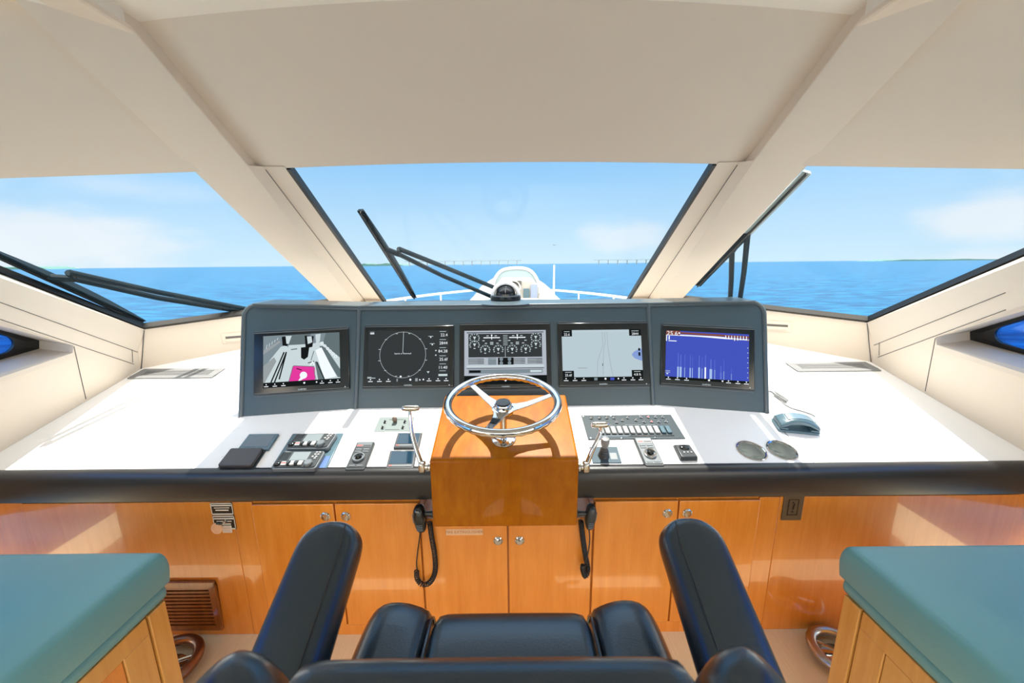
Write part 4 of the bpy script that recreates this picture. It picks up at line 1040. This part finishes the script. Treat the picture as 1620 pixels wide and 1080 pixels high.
# seat pan cushion (centre) and two bolsters, lofted from the back to the front roll
def seat_loft(x0, x1, lift, crown, name, yf, curl):
    rows = []; n = 10
    ys = [(.33, 0), (.42, 0), (.52, 0), (.60, .002), (.64, -.004), (yf, -.022), (yf+.014, -.06), (yf+.008, -.11), (yf-.03, -.13), (.33, -.13)]
    for (y, dz) in ys:
        r_ = []
        for i in range(n+1):
            f = i/n; cr = crown*(1-(2*f-1)**4) if dz > -.05 else 0
            r_.append(V((XC+x0+(x1-x0)*f, y, .888+dz+(lift if dz > -.09 else 0)*1.+cr+curl*(f if x0 > 0 else (1-f)) * (1 if dz > -.09 else 0))))
        rows.append(r_)
    b = MB(); b.loft(rows, closed=False)
    # close the ends
    k = len(b.v); m_ = n+1
    b.f.append(tuple(i*m_ for i in range(len(rows)))); b.m.append(0); b.f.append(tuple(reversed([i*m_+n for i in range(len(rows))]))); b.m.append(0)
    b.loft([rows[-1], rows[0]], closed=False)
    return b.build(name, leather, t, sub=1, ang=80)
seat_loft(-.165, .165, 0, .004, 'seat_cushion', .668, 0)
def bolster(s):
    # plan outline widening aft, peak in the middle
    prof = [(.158, -.002), (.185, .012), (.215, .025), (.250, .027), (.282, .014), (.304, -.03), (.308, -.12), (.165, -.12)]
    rows = []
    for (y, k, dz) in ((.33, 1.03, 0), (.42, 1.02, 0), (.52, 1.0, 0), (.60, 1, 0), (.648, .985, -.002), (.668, .965, -.016), (.676, .95, -.05), (.672, .95, -.09)):
        rows.append([V((XC+s*(.158+(x-.158)*k), y, max(.888+z+dz, .768))) for x, z in prof])
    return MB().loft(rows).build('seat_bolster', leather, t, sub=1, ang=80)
bolster(-1); bolster(1)
for s in (-1, 1):
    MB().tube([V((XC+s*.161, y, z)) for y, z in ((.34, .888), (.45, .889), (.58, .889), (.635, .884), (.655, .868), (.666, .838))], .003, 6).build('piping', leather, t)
# backrest: centre panel and two wings
def back_piece(x0, x1, yk, zk, name, wing=0):
    x0 -= .018; x1 -= .018
    rows = []; n = 10
    for i in range(n+1):
        f = i/n; x = x0+(x1-x0)*f; 
        edge = 1-(2*f-1)**6
        if wing:
            g = f if wing > 0 else 1-f            # 0 at the seam, 1 outside
            yo = .030*math.sin(min(1, g*1.4)*PI/2); zo = -.014+.004*math.sin(PI*min(1, g*1.3)) - .10*max(0, g-.45)**1.5*1.6 - .018*max(0, 1-g*5)
            th = .085*(1-.35*g)
        else: yo = 0; zo = .004*edge; th = .095
        yb = yk+yo; z = zk+zo
        pr = [(yb+.06, z-.34), (yb+.030, z-.12), (yb+.012, z-.04), (yb-.004, z-.012), (yb-.028, z), (yb-.055, z-.004), (yb-.072+0, z-.022), (yb-th, z-.06), (yb-th+.005, z-.15), (yb-th+.03, z-.34)]
        rows.append([V((XC+x, y_, z_)) for y_, z_ in pr])
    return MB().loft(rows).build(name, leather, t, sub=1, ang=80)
back_piece(-.222, .222, .335, 1.182, 'backrest')
back_piece(-.358, -.224, .335, 1.180, 'backrest_wing', -1)
back_piece(.224, .345, .335, 1.180, 'backrest_wing', 1)
# armrests
def armrest(s, front_px, xw):
    a = V((XC+s*.368, .715, 1.045)); c = V((XC+s*.378, .40, .865)); d = (a-c); L_ = d.length; d.normalize()
    F = frame(c, V((1, 0, 0)), d, V((1, 0, 0)).cross(d))
    w = .064; rows = []
    for i in range(15):
        y = L_*i/14; k = 1.0
        e = L_-y
        if e < .05: k = math.sqrt(max(0.02, 1-((.05-e)/.05)**2))
        kk = .45+.55*k
        top = .034*kk+.0; bot = -.040*(.55+.45*k)
        rows.append([F @ V((x*(.35+.65*k), y, z)) for x, z in ((-w, bot), (w, bot), (w*1.06, 0), (w*.86, top), (w*.3, top+.006), (-w*.3, top+.006), (-w*.86, top), (-w*1.06, 0))])
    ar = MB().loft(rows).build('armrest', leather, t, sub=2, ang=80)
    o = MB(); o.tube([F @ V((-s*w*.62, L_*q, .0415)) for q in (.05, .3, .6, .85)]+[F @ V((-s*w*.5, L_*.95, .034))], .0016, 6); o.build('stitched_seam', plastic, ar)
    MB().tube([c+V((0, .03, -.01)), V((XC+s*.36, .38, .80)), V((XC+s*.30, .40, .765))], .016, 10).build('arm_bracket', steel, t)
armrest(-1, None, 0); armrest(1, None, 0)
MB().box(XC-.26, XC+.26, .36, .64, .735, .768).build('seat_frame', plastic, t, bevel=.01)
MB().lathe([(.19, 0), (.19, .012), (.07, .03), (.055, .05), (.055, .50), (.065, .52), (.065, .735)], T(XC, .45, 0), 32).build('pedestal', chrome, t)

# ------------------------------------------------------------------ benches
def bench(s, cpx, lab, clab):
    C_ = onZ(*cpx, .75); x0, y1 = C_.x, C_.y; xe = s*2.05; y0 = -.62
    fx = (lambda x: x)
    t = thing('bench', V(((x0+xe)/2, .2, 0)), lab, 'bench', 'maple benches either side of the chair')
    xi = x0-s*(-.012)                       # wood face just inboard of the cushion edge
    a, c = sorted((x0+s*.018, xe)); MB().box(a, c, y0, y1-.02, 0, .585).build('carcass', golden, t)
    xf = x0+s*.018; w = s
    # face frame on the aisle side
    def bx_(ya, yb, za, zb, th, name, m, d0=0, parent=t, bev=.002):
        q = sorted((xf-s*d0, xf-s*(d0+th))); return MB().box(q[0], q[1], ya, yb, za, zb).build(name, m, parent, bevel=bev)
    bx_(y1-.075, y1-.022, 0, .585, .014, 'corner_post', golden)
    bx_(y0, y1-.080, .53, .585, .010, 'rail', golden); bx_(y0, y1-.080, 0, .05, .010, 'rail', golden)
    bx_(y1-.155, y1-.080, .05, .53, .010, 'stile', golden)
    bx_(y1-.72, y1-.65, .05, .53, .010, 'stile', golden)
    if s < 0: bx_(y1-.648, y1-.157, .052, .528, .006, 'inset_panel', woodm)
    else:
        bx_(y1-.648, y1-.157, .402, .528, .007, 'drawer_front', golden); bx_(y1-.648, y1-.157, .052, .396, .007, 'inset_panel', golden)
    bx_(y0, y1-.722, .052, .528, .006, 'inset_panel', woodm if s < 0 else golden)
    a, c = sorted((x0+s*.004, xe)); lip = MB().box(a, c, y0, y1-.002, .585, .632).build('padded_lip', teal, t, bevel=.018, seg=4)
    # cushion on top
    k = thing('seat_cushion', V(((x0+xe)/2, .2, .633)), clab, 'cushion', 'teal bench cushions')
    a, c = sorted((x0, xe)); nx, ny = 16, 20; rows = []
    def topz(x, y):
        dx = abs(x-x0); dy = y1-y; q = min(dx, dy)
        return .742+.012*min(1, q/.12)+.006*math.sin(x*9+y*5)*min(1, q/.2)+.004*math.sin(y*14-x*6)*min(1, q/.2)
    b = MB()
    xs_ = [x0+(xe-x0)*i/nx for i in range(nx+1)]; xs_[1:1] = [x0+s*.006, x0+s*.03]; ys_ = [y0+(y1-y0)*i/ny for i in range(ny+1)]; ys_[-1:-1] = [y1-.03, y1-.006]
    for y in ys_: rows.append([V((x, y, topz(x, y)-(.010 if (abs(x-x0) < 1e-6 or y1-y < 1e-6) else 0))) for x in xs_])
    b.loft(rows, closed=False)
    ed = [rows[0][0]]+[r[0] for r in rows[1:]]+rows[-1][1:]
    bot = lambda p, o_: V((p.x+o_[0], p.y+o_[1], .6335))
    out_ = []
    for p in ed: out_.append(p)
    mid_ = [V((p.x-s*.010 if abs(p.x-x0) < 1e-6 else p.x, p.y+.010 if y1-p.y < 1e-6 else p.y, .69)) for p in ed]
    lo_ = [V((p.x, p.y, .6335)) for p in ed]
    b.loft([ed, mid_, lo_], closed=False)
    b.add([V((x0, y0, .6335)), V((xe, y0, .6335)), V((xe, y1, .6335)), V((x0, y1, .6335))], [(0, 1, 2, 3)])
    b.build('cover', teal, k, sub=1, ang=60)
    ed2 = [V((p.x+s*.004, p.y-.004, p.z)) for p in ed if not (abs(p.x-x0) < .03 and y1-p.y < .03)]; ci = next(i for i, p in enumerate(ed2) if y1-p.y < .006); ed2.insert(ci, V((x0+s*.014, y1-.014, ed2[ci].z)))
    sm = MB(); sm.tube([V((p.x, p.y, p.z-.001)) for p in ed2], .0028, 6); sm.build('piping', teal, k)
bench(-1, (257, 867), 'maple bench cabinet with a cherry inset panel and teal lip, port of the helm chair', 'thick teal leather cushion on the bench with the cherry panel, port side')
bench(1, (1338, 857), 'maple bench cabinet with a drawer front and teal lip, starboard of the helm chair', 'thick teal leather cushion on the bench with the drawer, starboard side')
# foot rings on the floor by the benches
def foot_ring(px, py, rad, m, s, label):
    c = onZ(px, py, .0)
    t = thing('foot_ring', c, label, 'foot ring', 'tubular rings on the floor')
    MB().tube(arc((0, 0), rad, 0, 2*PI*59/60, 59, T(c.x, c.y, .034)), .020, 14, True).build('ring', m, t)
    MB().lathe([(rad*.62, 0), (rad*.62, .008), (rad*.4, .012), (rad*.16, .02), (rad*.14, .10), (0, .10)], T(c.x, c.y, 0), 32).build('floor_plate', chrome, t)
    for k in range(3):
        a = 2*PI*k/3+.4; MB().tube([V((c.x+rad*.14*math.cos(a), c.y+rad*.14*math.sin(a), .034)), V((c.x+rad*math.cos(a), c.y+rad*math.sin(a), .034))], .007, 8).build('strut', chrome, t)
foot_ring(264, 1062, .105, bronze, -1, 'brown tubular ring with a chrome plate on the floor beside the cherry-panelled bench')
foot_ring(1328, 1042, .095, steel, 1, 'polished tubular ring on the floor beside the bench with the drawer')

# ------------------------------------------------------------------ windscreen wipers (outside the glass)
wm = mat('wiper_black', (.004, .014, .022), .6, spec=.15); wg = mat('wiper_grey', (.45, .50, .48), .35)
def wiper(fn, blade, arms, label, grey_from=None, bridge=True):
    hits = [fn(*p, .05) for p in blade]; base = fn(*arms[0][-1], .045)
    t = thing('windscreen_wiper', base, label, 'wiper', 'windscreen wipers outside the glass')
    nrm = {wsh: CWN, lpane: LPN, rpane: RPN}[fn]
    a, c = hits[0], hits[-1]; u = (c-a).normalized(); L_ = (c-a).length; vv = nrm.cross(u).normalized()
    F = frame(a-nrm*.022, u, vv, nrm)
    MB().box(0, L_, -.003, .003, .0, .012, F).build('rubber_edge', rubber, t)
    b = MB(); rows = []
    for i in range(15):
        f = i/14; h = .012+.024*math.sin(PI*f); rows.append([F @ V((L_*f, y, z)) for y, z in ((-.018, .012), (.018, .012), (.011, .012+h), (-.011, .012+h))])
    if grey_from is None: b.loft(rows); b.build('blade_holder', wm, t)
    else:
        k = int(grey_from*14); b.loft(rows[:k+1]); b.build('blade_holder', wm, t); MB().loft(rows[k:]).build('blade_end', wg, t)
    for pl in arms:
        P = [fn(px, py, .045) for px, py in pl]
        MB().tube(P, .014, 8).build('arm', wm, t)
    m = [fn(*arms[0][0], .045), fn(*arms[1][0], .045)]
    q = F @ V(((m[0]-a).dot(u), 0, .02)); 
    b = MB(); b.tube([m[0], m[1], q], .017, 8); b.build('arm_joint', wm, t)
wiper(wsh, ((571, 331), (656, 469)), (((632, 394), (700, 421), (790, 458)), ((631, 402), (700, 436), (782, 471))), 'black windscreen wiper with twin arms on the centre windshield pane')
wiper(lpane, ((-30, 389), (226, 507)), (((110, 431), (250, 462), (402, 491)), ((118, 441), (250, 471), (392, 494))), 'black windscreen wiper lying low across the port-side pane')
wiper(rpane, ((1104, 450), (1277, 270)), (((1158, 397), (1157, 440), (1154, 492)), ((1183, 368), (1177, 430), (1168, 492))), 'black and grey windscreen wiper standing beside the starboard mullion', .60)

# ------------------------------------------------------------------ outside: foredeck, tender, sea
SEA = -3.4
seam = mat('sea_water', (.004, .105, .30), .28, spec=.22); nt = seam.node_tree; p = nt.nodes['Principled BSDF']
tc = nt.nodes.new('ShaderNodeTexCoord'); mp = nt.nodes.new('ShaderNodeMapping'); mp.inputs['Scale'].default_value = (.35, .9, 1); nt.links.new(tc.outputs['Object'], mp.inputs[0])
no = nt.nodes.new('ShaderNodeTexNoise'); no.inputs['Scale'].default_value = 1.; no.inputs['Detail'].default_value = 6; nt.links.new(mp.outputs[0], no.inputs[0])
bu = nt.nodes.new('ShaderNodeBump'); bu.inputs['Strength'].default_value = .8; bu.inputs['Distance'].default_value = .5; nt.links.new(no.outputs[0], bu.inputs['Height']); nt.links.new(bu.outputs[0], p.inputs['Normal'])
rg_ = nt.nodes.new('ShaderNodeMapRange'); rg_.inputs[1].default_value = .35; rg_.inputs[2].default_value = .7; nt.links.new(no.outputs[0], rg_.inputs[0])
mx = nt.nodes.new('ShaderNodeMix'); mx.data_type = 'RGBA'; mx.inputs[6].default_value = (.001, .032, .095, 1); mx.inputs[7].default_value = (.006, .125, .255, 1); nt.links.new(rg_.outputs[0], mx.inputs[0]); nt.links.new(mx.outputs[2], p.inputs['Base Color'])
struct(MB().add([(-9000, -9000, SEA), (9000, -9000, SEA), (9000, 9000, SEA), (-9000, 9000, SEA)], [(0, 1, 2, 3)]).build('sea', seam))
# hull and foredeck of this yacht
deckm = mat('white_deck', (.6, .6, .59), .5)
def hull_ring(z, k): 
    o = []
    for i in range(21):
        f = i/20; y = 2.9+5.6*f; w = 2.35*k*(1-f**2.6)**.8 if f < 1 else 0.0; o.append((w, y, z))
    return o
hr = [hull_ring(.42, 1), hull_ring(-.9, .95), hull_ring(SEA, .8)]
b = MB(); full = [[V((-w, y, z)) for w, y, z in r]+[V((w, y, z)) for w, y, z in reversed(r[:-1])] for r in hr]
b.loft(full); struct(b.build('foredeck', deckm, ang=50))
o = MB()
for s in (-1, 1):
    pth = [V((s*max(w-.12, .0), y, 1.02+.04*(y-2.9)/5)) for w, y, z in hr[0]][2:]
    o = MB(); o.tube(pth, .020, 8); rl = o.build('bow_rail', whitepl); rl.location = (0, 0, 0)
    for k in range(1, 19, 3):
        q = pth[k]; st_ = MB().tube([V((q.x, q.y, .42)), q], .014, 8).build('stanchion', whitepl, rl)
    tag(rl, 'white tubular bow rail on the %s side of the foredeck' % ('port' if s < 0 else 'starboard'), 'rail', 'bow rails')
a = onY(876, 472, 4.6); MBp = MB().tube([V((a.x, 4.6, .42)), V((a.x, 4.6, onY(876, 419, 4.6).z))], [.016, .010], 10).build('flag_staff', whitepl)
tag(MBp, 'thin white staff standing upright on the foredeck beside the tender', 'staff')
# tender on the foredeck
ty = 5.2; tc0 = onY(815, 472, ty); tx = tc0.x
t = thing('tender', V((tx, ty+1.1, .42)), 'small white inflatable tender with a hooped console carried on the foredeck', 'boat')
tz = .98
def tl(x, y, z): return V((tx+x, ty+y, z))
tp = spline([tl(-.50, -.2, tz), tl(-.50, .8, tz+.02), tl(-.46, 1.6, tz+.10), tl(-.25, 2.2, tz+.22), tl(0, 2.4, tz+.26), tl(.25, 2.2, tz+.22), tl(.46, 1.6, tz+.10), tl(.50, .8, tz+.02), tl(.50, -.2, tz)], 6)
MB().tube(tp, [.12]+[.17]*(len(tp)-2)+[.12], 16).build('inflatable_tube', mat('tender_white', (.33, .33, .315), .5, spec=.3), t)
tm = MATS['tender_white']
b = MB(); b.loft([[tl(-.4, y, tz-.05+k), tl(.4, y, tz-.05+k), tl(.3, y, .60+k), tl(0, y, .46+k), tl(-.3, y, .60+k)] for y, k in ((-.15, 0), (1.0, 0), (1.9, .12))]+[[tl(x*.1, 2.3, tz+.15+.02*i) for i, x in enumerate((-1, 1, 1, 0, -1))]])
b.build('hull', tm, t)
b = MB(); b.loft([[tl(-.30, .55, tz), tl(.36, .55, tz), tl(.36, .55, tz+.28), tl(.26, .62, tz+.37), tl(-.20, .62, tz+.37), tl(-.30, .55, tz+.28)], [tl(-.30, 1.0, tz), tl(.36, 1.0, tz), tl(.36, 1.0, tz+.28), tl(.26, .98, tz+.42), tl(-.20, .98, tz+.42), tl(-.30, 1.0, tz+.28)]])
cs = b.build('console', tm, t, bevel=.03, seg=3)
hp = spline([tl(-.33, .8, tz+.12), tl(-.32, .82, tz+.34), tl(-.20, .85, tz+.50), tl(.03, .86, tz+.54), tl(.24, .85, tz+.50), tl(.36, .82, tz+.34), tl(.40, .8, tz+.05)], 6)
MB().tube(hp, .024, 10).build('hoop', whitepl, t)
MB().solid([p+V((0, .01, -.02)) for p in hp[3:-3]]+[tl(.34, .82, tz+.28), tl(-.30, .82, tz+.28)], V((0, .012, 0))).build('tinted_screen', mat('tender_screen', (.20, .29, .33), .15), t)
MB().tube(arc((0, 0), .10, 0, 2*PI*29/30, 29, axes(tl(-.02, .52, tz+.26), (0, -1, .45))), .011, 8, True).build('steering_wheel_rim', steel, t)
MB().box(-.10, .10, -.035, .035, 0, .01, axes(tl(0, .575, tz+.32), (0, -1, .5))).build('gauge_panel', bezelm, t)
MB().box(.13, .22, -.13, .04, 0, .012, axes(tl(.0, .545, tz+.20), (0, -1, 0))).build('switch_box', slatem, t)
MB().box(.24, .34, -.14, .10, 0, .012, axes(tl(.0, .545, tz+.20), (0, -1, 0))).build('hatch', mat('hatch_blue', (.22, .28, .42), .4), t)
MB().box(tx-.34, tx+.34, ty+.0, ty+.30, tz-.05, tz+.12).build('seat', tm, t, bevel=.03, seg=3)
for y in (.2, 1.5): MB().box(tx-.22, tx+.22, ty+y, ty+y+.10, .42, .60+(.1 if y > 1 else 0)).build('chock', tm, t)
# far away: bridge, low shore, one bird
bm_ = mat('bridge_concrete', (.16, .20, .22), .8)
def bridge(px0, px1, py, n, Y, label, hgt):
    a, c = onY(px0, py, Y), onY(px1, py, Y); top = (a.z+c.z)/2
    t = thing('bridge', V((a.x, Y, SEA)), label, 'bridge', 'bridges on the horizon')
    MB().box(a.x, c.x, Y-4, Y+4, top-1.6, top).build('deck_span', bm_, t)
    for k in range(n):
        x = a.x+(c.x-a.x)*(k+.5)/n; MB().box(x-1.2, x+1.2, Y-3, Y+3, SEA, top-1.6).build('pier', bm_, t)
bridge(640, 825, 412.5, 13, 1500, 'long low bridge on piers on the horizon behind the centre wiper', 12)
bridge(940, 1030, 410.5, 6, 1500, 'short stretch of bridge on the horizon near the starboard mullion', 12)
shm = mat('shore_green', (.05, .13, .12), .9)
def shore(px0, px1, py, Y, k):
    a, c = onY(px0, py, Y), onY(px1, py, Y); n = 24; rs = random.Random(k); pts_ = []
    top = [V((a.x+(c.x-a.x)*i/n, Y, SEA+(min(a.z, c.z)-SEA+2)*(.55+.45*rs.random())*min(1, i/3, (n-i)/3))) for i in range(n+1)]
    b = MB(); b.loft([[V((p.x, p.y, SEA)) for p in top], top, [V((p.x, p.y+200, p.z)) for p in top], [V((p.x, p.y+200, SEA)) for p in top]], closed=False); struct(b.build('shore', shm))
shore(1395, 1600, 409, 2600, 2); shore(-60, 75, 421.5, 2600, 5); shore(500, 640, 416, 2600, 8)
p = onY(878, 388, 60); 
b = MB(); b.pillow(.05, .16, .05, T(*p), 2.2, 4)
b.solid([p+V((.03, .06, .02)), p+V((.22, .02, .12)), p+V((.40, -.06, .06)), p+V((.2, -.06, .10)), p+V((.03, -.06, .02))], V((0, 0, .012))); b.solid([p+V((-.03, .06, .02)), p+V((-.22, .02, .12)), p+V((-.40, -.06, .06)), p+V((-.2, -.06, .10)), p+V((-.03, -.06, .02))], V((0, 0, .012)))
tag(b.build('seabird', mat('bird_grey', (.05, .06, .08), .7)), 'tiny dark seabird flying above the horizon', 'bird')
